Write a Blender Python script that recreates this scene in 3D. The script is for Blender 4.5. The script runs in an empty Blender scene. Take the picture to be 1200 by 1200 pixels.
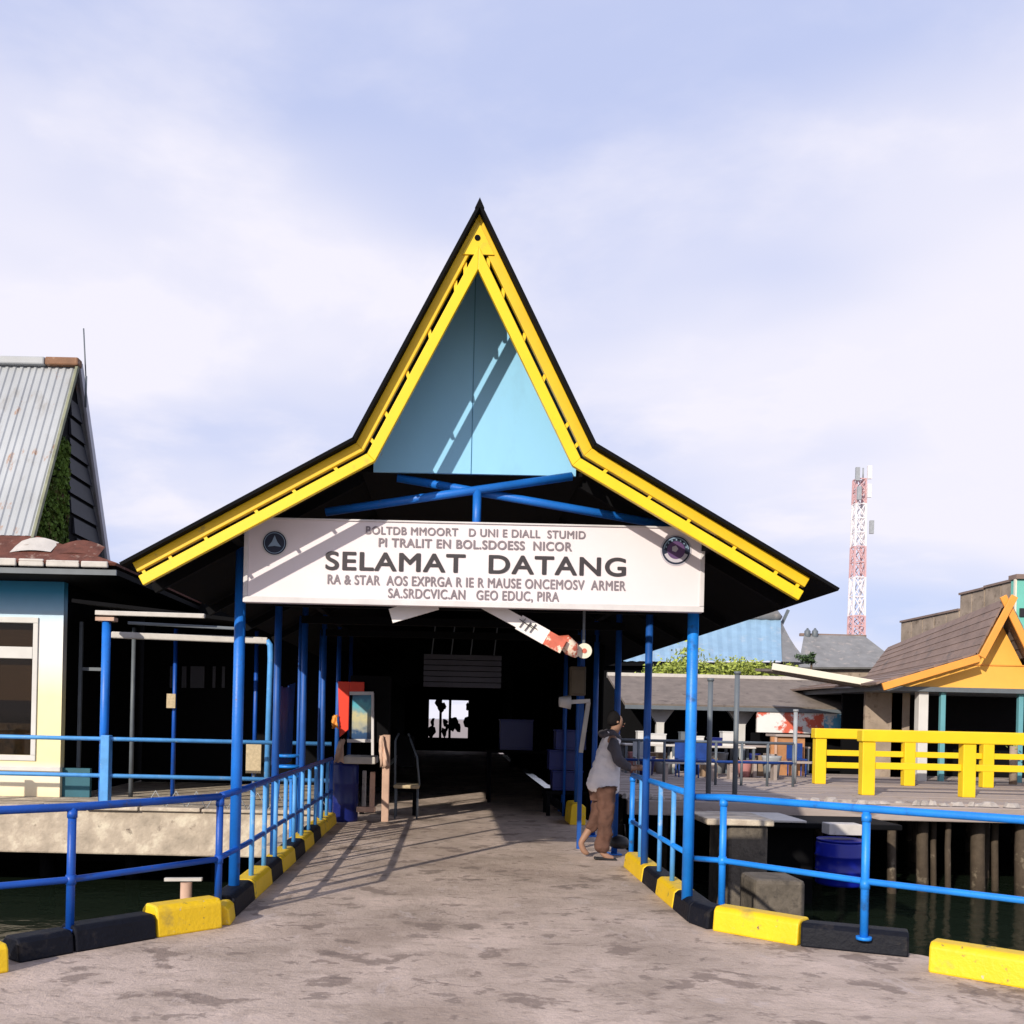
import bpy, bmesh, math, random
from mathutils import Vector, Matrix, noise
R = math.radians
random.seed(7)
S = bpy.context.scene
COL = S.collection

# ------------------------------------------------------------------ camera
F = 1150.0            # focal length in photo pixels (photo 1200 wide)
ROLL = R(1.3)
VX, VY, EYE = 528.0, 840.0, 1.6
cam = bpy.data.cameras.new('camera')
cam.sensor_width = 36; cam.lens = F / 1200 * 36
cam.shift_x = (600 - VX) / 1200; cam.shift_y = (VY - 600) / 1200
cam.clip_start = .05; cam.clip_end = 3000
co = bpy.data.objects.new('camera', cam); COL.objects.link(co)
co.location = (0, 0, EYE); co.rotation_euler = (R(90), -ROLL, 0)
S.camera = co

# ------------------------------------------------------------------ sky and sun
SUNDIR = Vector((2.99, 5.1, -2.5)).normalized()      # direction the light travels
EL = math.asin(-SUNDIR.z)
ROT = math.atan2(-SUNDIR.x, -SUNDIR.y)
w = bpy.data.worlds.new('World'); S.world = w; w.use_nodes = True
nt = w.node_tree; N = nt.nodes; L = nt.links
bg = N['Background']; bg.inputs['Strength'].default_value = 0.1
sky = N.new('ShaderNodeTexSky'); sky.sky_type = 'NISHITA'; sky.sun_disc = False
sky.sun_elevation = EL; sky.sun_rotation = ROT % (2 * math.pi)
sky.air_density = 1.0; sky.dust_density = 1.0; sky.ozone_density = 2.0
tc = N.new('ShaderNodeTexCoord')
sep = N.new('ShaderNodeSeparateXYZ'); L.new(tc.outputs['Generated'], sep.inputs[0])
# project the view direction on a high flat layer so that clouds stretch towards the horizon
addz = N.new('ShaderNodeMath'); addz.operation = 'ADD'; addz.inputs[1].default_value = .16
L.new(sep.outputs['Z'], addz.inputs[0])
mz = N.new('ShaderNodeMath'); mz.operation = 'MAXIMUM'; mz.inputs[1].default_value = .06
L.new(addz.outputs[0], mz.inputs[0])
dx = N.new('ShaderNodeMath'); dx.operation = 'DIVIDE'; L.new(sep.outputs['X'], dx.inputs[0]); L.new(mz.outputs[0], dx.inputs[1])
dy = N.new('ShaderNodeMath'); dy.operation = 'DIVIDE'; L.new(sep.outputs['Y'], dy.inputs[0]); L.new(mz.outputs[0], dy.inputs[1])
cx = N.new('ShaderNodeCombineXYZ'); L.new(dx.outputs[0], cx.inputs[0]); L.new(dy.outputs[0], cx.inputs[1])
cx.inputs[2].default_value = 3.3
def wnoise(scale, detail, rough, dist):
    n = N.new('ShaderNodeTexNoise'); n.inputs['Scale'].default_value = scale
    n.inputs['Detail'].default_value = detail; n.inputs['Roughness'].default_value = rough
    n.inputs['Distortion'].default_value = dist
    L.new(cx.outputs[0], n.inputs['Vector']); return n
def ramp(src, stops):
    r = N.new('ShaderNodeValToRGB'); r.color_ramp.interpolation = 'EASE'
    e = r.color_ramp.elements
    e[0].position, e[0].color = stops[0][0], (*stops[0][1],) if len(stops[0][1]) == 4 else (*stops[0][1], 1)
    e[1].position, e[1].color = stops[-1][0], (*stops[-1][1], 1)
    for p, c in stops[1:-1]:
        k = e.new(p); k.color = (*c, 1)
    L.new(src, r.inputs[0]); return r
n1 = wnoise(.50, 4, .45, .3)
r1 = ramp(n1.outputs['Fac'], [(.38, (0, 0, 0)), (.66, (1, 1, 1))])
n2 = wnoise(2.1, 6, .55, .2)
r2 = ramp(n2.outputs['Fac'], [(.45, (0, 0, 0)), (.75, (.5, .5, .5))])
add = N.new('ShaderNodeMath'); add.operation = 'ADD'; add.use_clamp = True
L.new(r1.outputs[0], add.inputs[0]); L.new(r2.outputs[0], add.inputs[1])
# thin veil over the whole sky, lavender blue
bandd = N.new('ShaderNodeMath'); bandd.operation = 'SUBTRACT'; L.new(sep.outputs['Z'], bandd.inputs[0]); bandd.inputs[1].default_value = .41
bq = N.new('ShaderNodeMath'); bq.operation = 'MULTIPLY'; L.new(bandd.outputs[0], bq.inputs[0]); L.new(bandd.outputs[0], bq.inputs[1])
bm_ = N.new('ShaderNodeMapRange'); bm_.interpolation_type = 'SMOOTHSTEP'; L.new(bq.outputs[0], bm_.inputs[0])
bm_.inputs[1].default_value = 0; bm_.inputs[2].default_value = .028; bm_.inputs[3].default_value = .13; bm_.inputs[4].default_value = -.06

nsum = N.new('ShaderNodeMath'); nsum.operation = 'ADD'; L.new(n1.outputs['Fac'], nsum.inputs[0]); L.new(bm_.outputs[0], nsum.inputs[1])
L.new(nsum.outputs[0], r1.inputs[0])
veil = N.new('ShaderNodeMix'); veil.data_type = 'RGBA'; veil.inputs[0].default_value = .80
L.new(sky.outputs[0], veil.inputs[6]); veil.inputs[7].default_value = (6.5, 7.2, 10.4, 1)
cm = N.new('ShaderNodeMix'); cm.data_type = 'RGBA'
L.new(add.outputs[0], cm.inputs[0]); L.new(veil.outputs[2], cm.inputs[6]); cm.inputs[7].default_value = (9.2, 9.0, 10.1, 1)
L.new(cm.outputs[2], bg.inputs['Color'])
sl = bpy.data.lights.new('sun', 'SUN'); sl.energy = 4.6; sl.angle = R(.55); sl.color = (1, .91, .78)
so = bpy.data.objects.new('sun', sl); COL.objects.link(so)
so.rotation_euler = SUNDIR.to_track_quat('-Z', 'Y').to_euler(); so.location = (-10, -15, 20)
S.view_settings.view_transform = 'Standard'; S.view_settings.look = 'None'
S.view_settings.gamma = 1; S.view_settings.use_curve_mapping = False
S.view_settings.exposure = 0.0
S.render.engine = 'CYCLES'
S.cycles.max_bounces = 6

# ------------------------------------------------------------------ helpers
def UV(px, py):
    u, v = px - VX, VY - py
    c, s = math.cos(ROLL), math.sin(ROLL)
    return u * c - v * s, u * s + v * c
def W(px, py, D):            # point of the place seen at photo pixel, at distance D
    u, v = UV(px, py); return Vector((u / F * D, D, EYE + v / F * D))
def G(px, py, z=0):          # point on the level z seen at photo pixel
    u, v = UV(px, py); D = (z - EYE) * F / v; return Vector((u / F * D, D, z))

class MB:
    def __init__(s): s.v, s.f, s.sm = [], [], []
    def add(s, vs, fs, smooth=False):
        o = len(s.v); s.v += [tuple(p) for p in vs]
        for f in fs: s.f.append(tuple(i + o for i in f)); s.sm.append(smooth)
        return s
    def box(s, a, b):
        (x0, y0, z0), (x1, y1, z1) = a, b
        x0, x1 = sorted((x0, x1)); y0, y1 = sorted((y0, y1)); z0, z1 = sorted((z0, z1))
        return s.add([(x0,y0,z0),(x1,y0,z0),(x1,y1,z0),(x0,y1,z0),(x0,y0,z1),(x1,y0,z1),(x1,y1,z1),(x0,y1,z1)],
              [(0,3,2,1),(4,5,6,7),(0,1,5,4),(1,2,6,5),(2,3,7,6),(3,0,4,7)])
    def beam(s, p, q, w=.05, h=.05, up=(0, 0, 1)):
        p, q = Vector(p), Vector(q); d = (q - p).normalized(); up = Vector(up)
        if abs(d.dot(up)) > .98: up = Vector((1, 0, 0))
        a = d.cross(up).normalized() * w / 2; b = a.cross(d).normalized() * h / 2
        vs = [p-a-b, p+a-b, p+a+b, p-a+b, q-a-b, q+a-b, q+a+b, q-a+b]
        return s.add(vs, [(0,1,2,3),(7,6,5,4),(0,4,5,1),(1,5,6,2),(2,6,7,3),(3,7,4,0)])
    def tube(s, pts, r, n=12, caps=True):
        pts = [Vector(p) for p in pts]; rs = r if isinstance(r, (list, tuple)) else [r] * len(pts)
        vs = []; up = None
        for i, p in enumerate(pts):
            d = (pts[min(i+1, len(pts)-1)] - pts[max(i-1, 0)]).normalized()
            if up is None: up = Vector((0, 0, 1)) if abs(d.z) < .9 else Vector((1, 0, 0))
            a = d.cross(up).normalized(); b = a.cross(d).normalized(); up = b
            for k in range(n):
                t = 2 * math.pi * k / n; vs.append(p + (a * math.cos(t) + b * math.sin(t)) * rs[i])
        fs = []
        for i in range(len(pts) - 1):
            for k in range(n):
                fs.append((i*n+k, i*n+(k+1)%n, (i+1)*n+(k+1)%n, (i+1)*n+k))
        o = len(s.v); s.add(vs, fs, True)
        if caps:
            s.f.append(tuple(o + k for k in range(n))[::-1]); s.sm.append(False)
            s.f.append(tuple(o + (len(pts)-1)*n + k for k in range(n))); s.sm.append(False)
        return s
    def prism(s, poly, y0, y1):          # poly of (x, z) extruded along y
        n = len(poly)
        vs = [(x, y0, z) for x, z in poly] + [(x, y1, z) for x, z in poly]
        fs = [tuple(range(n)), tuple(range(2*n-1, n-1, -1))] + [(i, i+n, (i+1)%n+n, (i+1)%n) for i in range(n)]
        return s.add(vs, fs)
    def prismz(s, poly, z0, z1):
        n = len(poly)
        vs = [(x, y, z0) for x, y in poly] + [(x, y, z1) for x, y in poly]
        fs = [tuple(range(n-1, -1, -1)), tuple(range(n, 2*n))] + [(i, (i+1)%n, (i+1)%n+n, i+n) for i in range(n)]
        return s.add(vs, fs)
    def slab(s, quad, t):                # quad of 3d points thickened by t along its normal
        q = [Vector(p) for p in quad]; nrm = (q[1]-q[0]).cross(q[-1]-q[0]).normalized() * t
        n = len(q); vs = q + [p + nrm for p in q]
        fs = [tuple(range(n-1, -1, -1)), tuple(range(n, 2*n))] + [(i, (i+1)%n, (i+1)%n+n, i+n) for i in range(n)]
        return s.add(vs, fs)
    def mesh(s, name, m):
        me = bpy.data.meshes.new(name); me.from_pydata(s.v, [], s.f)
        for p, k in zip(me.polygons, s.sm): p.use_smooth = k
        bm = bmesh.new(); bm.from_mesh(me); bmesh.ops.recalc_face_normals(bm, faces=bm.faces[:]); bm.to_mesh(me); bm.free()
        me.materials.append(m); return me
    def build(s, name, m, parent=None, bevel=0, **kw):
        return link(name, s.mesh(name, m), parent, bevel, **kw)
def link(name, data, parent=None, bevel=0, label=None, cat=None, group=None, kind=None, loc=None, rot=None):
    o = bpy.data.objects.new(name, data); COL.objects.link(o)
    if parent: o.parent = parent
    if bevel:
        b = o.modifiers.new('bevel', 'BEVEL'); b.width = bevel; b.segments = 2; b.limit_method = 'ANGLE'; b.angle_limit = R(40)
    tag(o, label, cat, group, kind)
    if loc is not None: o.location = loc
    if rot is not None: o.rotation_euler = rot
    return o
def tag(o, label=None, cat=None, group=None, kind=None):
    if label: o['label'] = label
    if cat: o['category'] = cat
    if group: o['group'] = group
    if kind: o['kind'] = kind
    return o
def thing(name, label, cat, group=None, loc=(0, 0, 0)):
    return link(name, None, None, 0, label, cat, group, None, loc)
def copy_tree(o, parent=None, loc=None, rot=None, label=None):
    c = o.copy(); COL.objects.link(c); c.parent = parent
    if loc is not None: c.location = loc
    if rot is not None: c.rotation_euler = rot
    if label: c['label'] = label
    for ch in list(o.children): copy_tree(ch, c)
    return c
def skin(name, verts, edges, radii, m, parent, sub=2, root=0):
    me = bpy.data.meshes.new(name); me.from_pydata([tuple(v) for v in verts], edges, []); me.update()
    o = bpy.data.objects.new(name, me); COL.objects.link(o)
    if parent: o.parent = parent
    sk = o.modifiers.new('skin', 'SKIN'); sk.use_smooth_shade = True
    for i, r in enumerate(radii):
        sv = me.skin_vertices[0].data[i]
        sv.radius = r if isinstance(r, tuple) else (r, r); sv.use_root = (i == root)
    ss = o.modifiers.new('subsurf', 'SUBSURF'); ss.levels = sub; ss.render_levels = sub
    me.materials.append(m); return o

# ------------------------------------------------------------------ materials
def mat(name, col, rough=.6, var=.2, scale=3., bump=.0, bscale=40., dirt=None, metal=0., spec=.4, stretch=(1, 1, 1), object_space=False):
    m = bpy.data.materials.new(name); m.use_nodes = True
    t = m.node_tree; n = t.nodes; l = t.links; b = n['Principled BSDF']
    b.inputs['Roughness'].default_value = rough; b.inputs['Metallic'].default_value = metal
    b.inputs['Specular IOR Level'].default_value = spec
    if object_space:
        g = n.new('ShaderNodeTexCoord'); src = g.outputs['Object']
    else:
        g = n.new('ShaderNodeNewGeometry'); src = g.outputs['Position']
    mp = n.new('ShaderNodeMapping'); l.new(src, mp.inputs['Vector']); mp.inputs['Scale'].default_value = stretch
    def noi(sc, det=6, ro=.6):
        k = n.new('ShaderNodeTexNoise'); k.inputs['Scale'].default_value = sc; k.inputs['Detail'].default_value = det
        k.inputs['Roughness'].default_value = ro; l.new(mp.outputs[0], k.inputs['Vector']); return k
    k = noi(scale)
    mr = n.new('ShaderNodeMapRange'); l.new(k.outputs['Fac'], mr.inputs[0])
    mr.inputs[1].default_value = .25; mr.inputs[2].default_value = .75
    mr.inputs[3].default_value = 1 - var; mr.inputs[4].default_value = 1 + var * .6
    mx = n.new('ShaderNodeVectorMath'); mx.operation = 'SCALE'; mx.inputs[0].default_value = col; l.new(mr.outputs[0], mx.inputs['Scale'])
    out = mx.outputs[0]
    for d in (dirt or []):
        dc, thr, dsc, soft = d[:4]
        k2 = noi(dsc, 7, .65)
        rr = n.new('ShaderNodeMapRange'); l.new(k2.outputs['Fac'], rr.inputs[0])
        rr.inputs[1].default_value = thr; rr.inputs[2].default_value = thr + soft
        mm = n.new('ShaderNodeMix'); mm.data_type = 'RGBA'; l.new(rr.outputs[0], mm.inputs[0]); l.new(out, mm.inputs[6])
        mm.inputs[7].default_value = (*dc, 1); out = mm.outputs[2]
    l.new(out, b.inputs['Base Color'])
    if bump:
        k3 = noi(bscale, 5, .6); bp = n.new('ShaderNodeBump'); bp.inputs['Strength'].default_value = bump
        bp.inputs['Distance'].default_value = .02
        l.new(k3.outputs['Fac'], bp.inputs['Height']); l.new(bp.outputs[0], b.inputs['Normal'])
    return m
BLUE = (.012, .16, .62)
m_blue = mat('blue gloss paint', BLUE, .42, .25, 3, .12, 60, [((.03, .06, .14), .60, 6, .12), ((.16, .07, .03), .68, 22, .04)])
m_railshade = mat('blue rail paint', (.006, .075, .40), .42, .25, 4, .12, 60, [((.03, .05, .11), .60, 7, .12), ((.16, .07, .03), .68, 24, .04)])  # blue darkened to carry the shading side of the left railing
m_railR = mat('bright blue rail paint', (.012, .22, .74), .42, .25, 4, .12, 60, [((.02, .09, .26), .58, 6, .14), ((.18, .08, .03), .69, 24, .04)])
m_inner = mat('shade darkened post blue', (.010, .085, .36), .5, .25, 5)  # post blue with the shadow under the roof put into the colour
m_pale = mat('sun bleached blue paint', (.09, .33, .72), .45, .2, 6, .1, 50, [((.4, .5, .6), .6, 7, .15)])
m_yel = mat('yellow barge paint', (.80, .55, .01), .4, .08, 3, .03, 40, [((.38, .27, .05), .62, 5, .14), ((.20, .12, .05), .70, 16, .05)])
m_gold = mat('golden yellow paint', (.72, .47, .01), .45, .12, 4, .05, 40, [((.30, .22, .06), .64, 6, .12)])
m_ykerb = mat('yellow kerb paint', (.80, .52, .01), .5, .12, 4, .25, 30, [((.36, .26, .06), .56, 4, .18), ((.12, .10, .07), .63, 11, .06), ((.50, .44, .34), .66, 17, .04)])
m_bkerb = mat('black kerb paint', (.0045, .0055, .011), .6, .3, 5, .4, 30, [((.035, .03, .028), .56, 6, .15), ((.16, .14, .12), .70, 14, .04)], spec=.2)
m_black = mat('dark roof sheet', (.005, .005, .006), .9, .3, 3, spec=.12)
m_shade = mat('shade dark timber', (.003, .003, .004), .85, .3, 3, spec=.15)  # near black colour stands for deep shade under roofs and in recesses
m_darkw = mat('shade dark boards', (.007, .007, .008), 1., .4, 3, spec=.03)  # board colour held near black to stand for the interior shade
m_panel = mat('sky blue gable sheet', (.26, .57, .82), .5, .07, 1.5, .08, 5, [((.20, .42, .60), .56, 1.3, .25), ((.35, .45, .5), .68, 9, .05)], stretch=(1, 1, .4))
m_seam = mat('blue sheet seam', (.10, .32, .50), .5)
m_sign = mat('white sign board', (.72, .66, .68), .4, .05, 3)
m_frame = mat('pale sign frame', (.62, .60, .60), .4)
m_ink = mat('dark sign lettering', (.035, .03, .035), .6)
m_inkg = mat('faded grey lettering', (.20, .17, .19), .6)
m_navy = mat('navy emblem', (.010, .018, .045), .5)
m_embl = mat('emblem light blue', (.22, .32, .44), .5)
m_embw = mat('emblem silver', (.48, .46, .52), .5)
m_embp = mat('emblem purple', (.10, .05, .15), .5)
m_conc = mat('pier concrete', (.50, .42, .33), .85, .4, 3, .8, 14, [((.66, .60, .47), .52, 3, .2), ((.12, .09, .07), .63, 4.5, .1)])
m_stone = mat('rough stone', (.13, .11, .088), .9, .5, 5, .9, 18, [((.07, .06, .05), .56, 7, .1)])
m_white = mat('white paint', (.60, .59, .57), .5, .1, 3, .05, 40)
m_guttr = mat('weathered white gutter', (.52, .49, .45), .6, .15, 6, .1, 30, [((.25, .2, .16), .62, 5, .08)])
m_rust = mat('rusted roof', (.13, .045, .03), .85, .5, 5, .5, 30, [((.30, .22, .18), .6, 4, .1)])
m_zinc = mat('weathered zinc sheet', (.40, .42, .44), .55, .18, 1.2, .05, 20,
             [((.27, .26, .245), .54, 2.3, .2), ((.33, .16, .07), .61, 3.2, .09)], stretch=(1, 1, .35))
m_zincrust = mat('rusted ridge cap', (.26, .13, .07), .7, .4, 3, .2, 20, [((.55, .52, .48), .5, 1.5, .1)])
m_moss = mat('moss', (.10, .17, .02), .95, .5, 3, .8, 14, [((.10, .05, .03), .58, 4, .1)])
m_slat = mat('dark slate panel', (.022, .024, .032), .6, .3, 4)
m_verge = mat('grey verge board', (.50, .50, .54), .6, .15, 3)
m_glass = mat('dark window glass', (.018, .013, .009), .12, .2, 1, spec=.6)
m_orange = mat('orange gable paint', (.80, .33, .06), .5, .1, 3)
m_orangew = mat('amber wall', (.82, .44, .08), .6, .08, 2)
m_shing = mat('grey brown shingles', (.23, .165, .14), .85, .25, 2, .5, 30, [((.15, .12, .11), .55, 3, .15)])
m_brownw = mat('brown parapet plaster', (.34, .27, .21), .85, .35, 2, .3, 15, [((.16, .12, .09), .55, 3, .12)])
m_teal = mat('teal wall', (.16, .50, .42), .6, .1, 2)
m_tealp = mat('teal post', (.12, .33, .38), .5, .1, 2)
m_blueroof = mat('blue grey roof sheet', (.24, .38, .52), .5, .15, 2, .05, 20, [((.38, .44, .5), .55, 1.5, .2)])
m_greyroof = mat('grey weathered roof', (.22, .22, .22), .7, .25, 2, .3, 20, [((.32, .29, .27), .55, 3, .12)])
m_thatch = mat('brown sheet roof', (.20, .165, .14), .85, .3, 3, .4, 20, [((.10, .08, .07), .56, 2.5, .12)])
m_cream = mat('cream fascia', (.72, .68, .56), .6, .1, 2)
m_plank = mat('weathered plank', (.36, .30, .27), .85, .3, 1.5, .4, 20, [((.18, .14, .12), .58, 3, .12)], stretch=(.3, 4, 1))
m_wood = mat('raw pink timber', (.52, .34, .25), .7, .2, 6, .1, 40)
m_yfence = mat('yellow fence paint', (.80, .54, .01), .5, .07, 2, .05, 20)
m_pile = mat('tidal timber pile', (.075, .055, .038), .85, .4, 5, .6, 20, [((.22, .18, .13), .58, 4, .1)])
m_drum = mat('blue plastic drum', (.004, .012, .27), .3, .08, 2)
m_drumd = mat('dark blue plastic drum', (.006, .014, .13), .35, .1, 2)
m_red = mat('red panel', (.80, .05, .02), .45, .1, 2)
m_grey = mat('galvanised steel', (.32, .34, .36), .45, .2, 4)
m_greyd = mat('dull grey steel', (.12, .14, .16), .5, .2, 4)
m_leaf = mat('yellow green leaves', (.34, .40, .07), .7, .5, 2.5)
m_leafd = mat('dark green leaves', (.05, .09, .03), .7, .5, 2.5)
m_bark = mat('bark', (.10, .07, .05), .9, .3, 5)
m_tred = mat('haze paled tower red', (.58, .36, .37), .6)  # red paled to put distance haze into the colour
m_twht = mat('tower white paint', (.75, .72, .74), .6)
m_skin = mat('skin', (.30, .17, .115), .55, .08, 8, spec=.35)
m_hair = mat('black hair', (.008, .007, .008), .85, .3, 20, .4, 60, spec=.15)
m_shirt = mat('white cloth', (.88, .84, .85), .85, .12, 9, 1., 9)
m_sleeve = mat('dark grey cloth', (.075, .07, .085), .85, .2, 9)
m_trous = mat('brown cloth', (.105, .05, .035), .85, .3, 8, 1., 10)
m_shoe = mat('black rubber', (.012, .011, .012), .5)
m_tarp = mat('blue tarpaulin', (.008, .045, .22), .5, .3, 4, .3, 9)
m_board = mat('slate grey board', (.075, .075, .095), .5, .2, 2)
m_beige = mat('beige paper', (.50, .40, .25), .7, .3, 20)

def clear_glass():
    m = bpy.data.materials.new('tinted window glass'); m.use_nodes = True
    t = m.node_tree; n = t.nodes; l = t.links; out = n['Material Output']; n.remove(n['Principled BSDF'])
    tr = n.new('ShaderNodeBsdfTransparent'); tr.inputs[0].default_value = (.62, .55, .45, 1)
    gl = n.new('ShaderNodeBsdfGlossy'); gl.inputs['Roughness'].default_value = .04; gl.inputs[0].default_value = (.8, .8, .8, 1)
    fr = n.new('ShaderNodeFresnel'); fr.inputs[0].default_value = 1.35; mx = n.new('ShaderNodeMixShader')
    l.new(fr.outputs[0], mx.inputs[0]); l.new(tr.outputs[0], mx.inputs[1]); l.new(gl.outputs[0], mx.inputs[2]); l.new(mx.outputs[0], out.inputs[0]); return m
m_clear = clear_glass()
def ground_material():
    m = bpy.data.materials.new('worn pier concrete'); m.use_nodes = True
    t = m.node_tree; n = t.nodes; l = t.links; b = n['Principled BSDF']
    g = n.new('ShaderNodeNewGeometry')
    def noi(sc, det, ro, st=(1, 1, 1), dist=0):
        mp = n.new('ShaderNodeMapping'); mp.inputs['Scale'].default_value = st; l.new(g.outputs['Position'], mp.inputs['Vector'])
        k = n.new('ShaderNodeTexNoise'); k.inputs['Scale'].default_value = sc; k.inputs['Detail'].default_value = det
        k.inputs['Roughness'].default_value = ro; k.inputs['Distortion'].default_value = dist
        l.new(mp.outputs[0], k.inputs['Vector']); return k
    def rng(src, a, bb, c, d):
        r = n.new('ShaderNodeMapRange'); l.new(src, r.inputs[0])
        for i, q in enumerate((a, bb, c, d)): r.inputs[i+1].default_value = q
        return r.outputs[0]
    def mix(fac, a, col, blend='MIX'):
        x = n.new('ShaderNodeMix'); x.data_type = 'RGBA'; x.blend_type = blend
        l.new(fac, x.inputs[0]); l.new(a, x.inputs[6]); x.inputs[7].default_value = (*col, 1); return x.outputs[2]
    c1 = n.new('ShaderNodeMix'); c1.data_type = 'RGBA'; l.new(rng(noi(1.1, 6, .65).outputs['Fac'], .35, .65, 0, 1), c1.inputs[0])
    c1.inputs[6].default_value = (.39, .31, .255, 1); c1.inputs[7].default_value = (.63, .505, .43, 1)
    o = c1.outputs[2]
    o = mix(rng(noi(45, 4, .7).outputs['Fac'], .55, .8, 0, .7), o, (.24, .19, .17))          # grit
    o = mix(rng(noi(120, 2, .7).outputs['Fac'], .6, .8, 0, .6), o, (.60, .52, .48))
    o = mix(rng(noi(.55, 5, .6, (.8, .5, 1), .3).outputs['Fac'], .50, .64, 0, .6), o, (.27, .20, .155))
    o = mix(rng(noi(7, 7, .7, (.7, 1, 1), .2).outputs['Fac'], .52, .60, 0, .35), o, (.24, .185, .15))
    # damp and scaled patches, long across the walk
    o = mix(rng(noi(2.6, 6, .62, (.75, .8, 1), .25).outputs['Fac'], .58, .615, 0, .72), o, (.21, .16, .135))
    o = mix(rng(noi(5.5, 6, .62, (.6, .8, 1), .3).outputs['Fac'], .60, .63, 0, .6), o, (.18, .14, .12))
    o = mix(rng(noi(3.4, 5, .6, (1.2, .5, 1), .6).outputs['Fac'], .62, .68, 0, .6), o, (.55, .46, .42))
    # hairline cracks
    mp = n.new('ShaderNodeMapping'); mp.inputs['Scale'].default_value = (.55, .9, 1); l.new(g.outputs['Position'], mp.inputs['Vector'])
    nn = noi(1.5, 5, .6); vm = n.new('ShaderNodeVectorMath'); vm.operation = 'MULTIPLY_ADD'; l.new(nn.outputs['Color'], vm.inputs[0])
    vm.inputs[1].default_value = (.9, .9, 0); l.new(mp.outputs[0], vm.inputs[2])
    vo = n.new('ShaderNodeTexVoronoi'); vo.feature = 'DISTANCE_TO_EDGE'; vo.inputs['Scale'].default_value = .9
    l.new(vm.outputs[0], vo.inputs['Vector'])
    crk = n.new('ShaderNodeMath'); crk.operation = 'MULTIPLY'; l.new(rng(vo.outputs['Distance'], .003, .010, .55, 0), crk.inputs[0])
    l.new(rng(noi(.8, 3, .5).outputs['Fac'], .52, .6, 0, 1), crk.inputs[1])
    o = mix(crk.outputs[0], o, (.14, .11, .10))
    l.new(o, b.inputs['Base Color'])
    b.inputs['Roughness'].default_value = .88; b.inputs['Specular IOR Level'].default_value = .25
    bp = n.new('ShaderNodeBump'); bp.inputs['Strength'].default_value = .8; bp.inputs['Distance'].default_value = .02
    l.new(noi(22, 8, .7).outputs['Fac'], bp.inputs['Height']); l.new(bp.outputs[0], b.inputs['Normal'])
    return m
m_ground = ground_material()

def water_material():
    m = bpy.data.materials.new('murky harbour water'); m.use_nodes = True
    t = m.node_tree; n = t.nodes; l = t.links; b = n['Principled BSDF']
    b.inputs['Base Color'].default_value = (.010, .016, .010, 1); b.inputs['Roughness'].default_value = .10; b.inputs['IOR'].default_value = 1.2
    g = n.new('ShaderNodeNewGeometry'); k = n.new('ShaderNodeTexNoise'); k.inputs['Scale'].default_value = 2.2; k.inputs['Detail'].default_value = 4
    l.new(g.outputs['Position'], k.inputs['Vector'])
    bp = n.new('ShaderNodeBump'); bp.inputs['Strength'].default_value = .22; bp.inputs['Distance'].default_value = .08
    l.new(k.outputs['Fac'], bp.inputs['Height']); l.new(bp.outputs[0], b.inputs['Normal'])
    return m
m_water = water_material()

def graded_wall_material():     # wall colour blended by height: blue at the top, white, pale yellow below
    m = mat('blended wall colour', (1, 1, 1), .6, .06, 2, .05, 30)
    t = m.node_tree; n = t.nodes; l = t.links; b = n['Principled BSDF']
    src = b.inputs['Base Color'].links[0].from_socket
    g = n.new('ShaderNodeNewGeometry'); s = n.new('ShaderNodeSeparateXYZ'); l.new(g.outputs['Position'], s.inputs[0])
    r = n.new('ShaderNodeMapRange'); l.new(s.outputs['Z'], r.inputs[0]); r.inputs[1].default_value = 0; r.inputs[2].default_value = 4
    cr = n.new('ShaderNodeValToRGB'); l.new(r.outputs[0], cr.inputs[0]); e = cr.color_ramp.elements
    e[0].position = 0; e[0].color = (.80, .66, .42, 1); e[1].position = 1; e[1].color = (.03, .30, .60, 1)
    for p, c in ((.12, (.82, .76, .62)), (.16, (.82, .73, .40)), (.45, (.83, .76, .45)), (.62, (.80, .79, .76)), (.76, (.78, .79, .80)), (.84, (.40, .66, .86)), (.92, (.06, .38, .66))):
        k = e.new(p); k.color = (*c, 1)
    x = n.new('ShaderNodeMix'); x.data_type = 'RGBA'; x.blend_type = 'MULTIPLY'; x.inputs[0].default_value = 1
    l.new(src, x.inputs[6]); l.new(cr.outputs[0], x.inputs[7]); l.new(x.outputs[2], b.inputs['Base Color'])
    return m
m_wall = graded_wall_material()

# ------------------------------------------------------------------ setting
WZ = -1.35
MB().add([(-900, -300, WZ), (900, -300, WZ), (900, 1500, WZ), (-900, 1500, WZ)], [(0, 1, 2, 3)]).build('water', m_water, kind='structure')
XL, XR = -1.63, 1.925         # inner faces of the kerbs
deck = [(-9, -4), (9, -4), (9, 3.6), (4.6, 5.4), (3.85, 6.15), (3.35, 6.9), (2.75, 7.3), (2.3, 8.0), (2.22, 8.4), (2.22, 48),
        (-1.9, 48), (-1.9, 8.0), (-1.92, 7.5), (-2.3, 7.05), (-2.85, 6.4), (-3.1, 5.9), (-3.9, 5.2), (-9, 3)]
MB().prismz(deck, -.32, 0).build('pavement', m_ground, kind='structure')
# slab of the left quay
sl_ = MB(); sl_.box((-16, 15.7, -.73), (-1.95, 30, -.004))
sl_.build('quay_slab', m_conc, kind='structure', bevel=.03)
# uneven coping of the slab
cp = thing('quay_coping', 'pale rough concrete coping stones along the left quay edge', 'coping')
random.seed(3)
x = -13.0
while x < -2.4:
    wd = random.uniform(.7, 1.3); MB().box((x, 15.62 + random.uniform(-.02, .02), -.012), (min(x + wd - .02, -2.1), 15.95, .03 + random.uniform(0, .025))).build('stone', m_conc, cp, bevel=.015)
    x += wd
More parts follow.
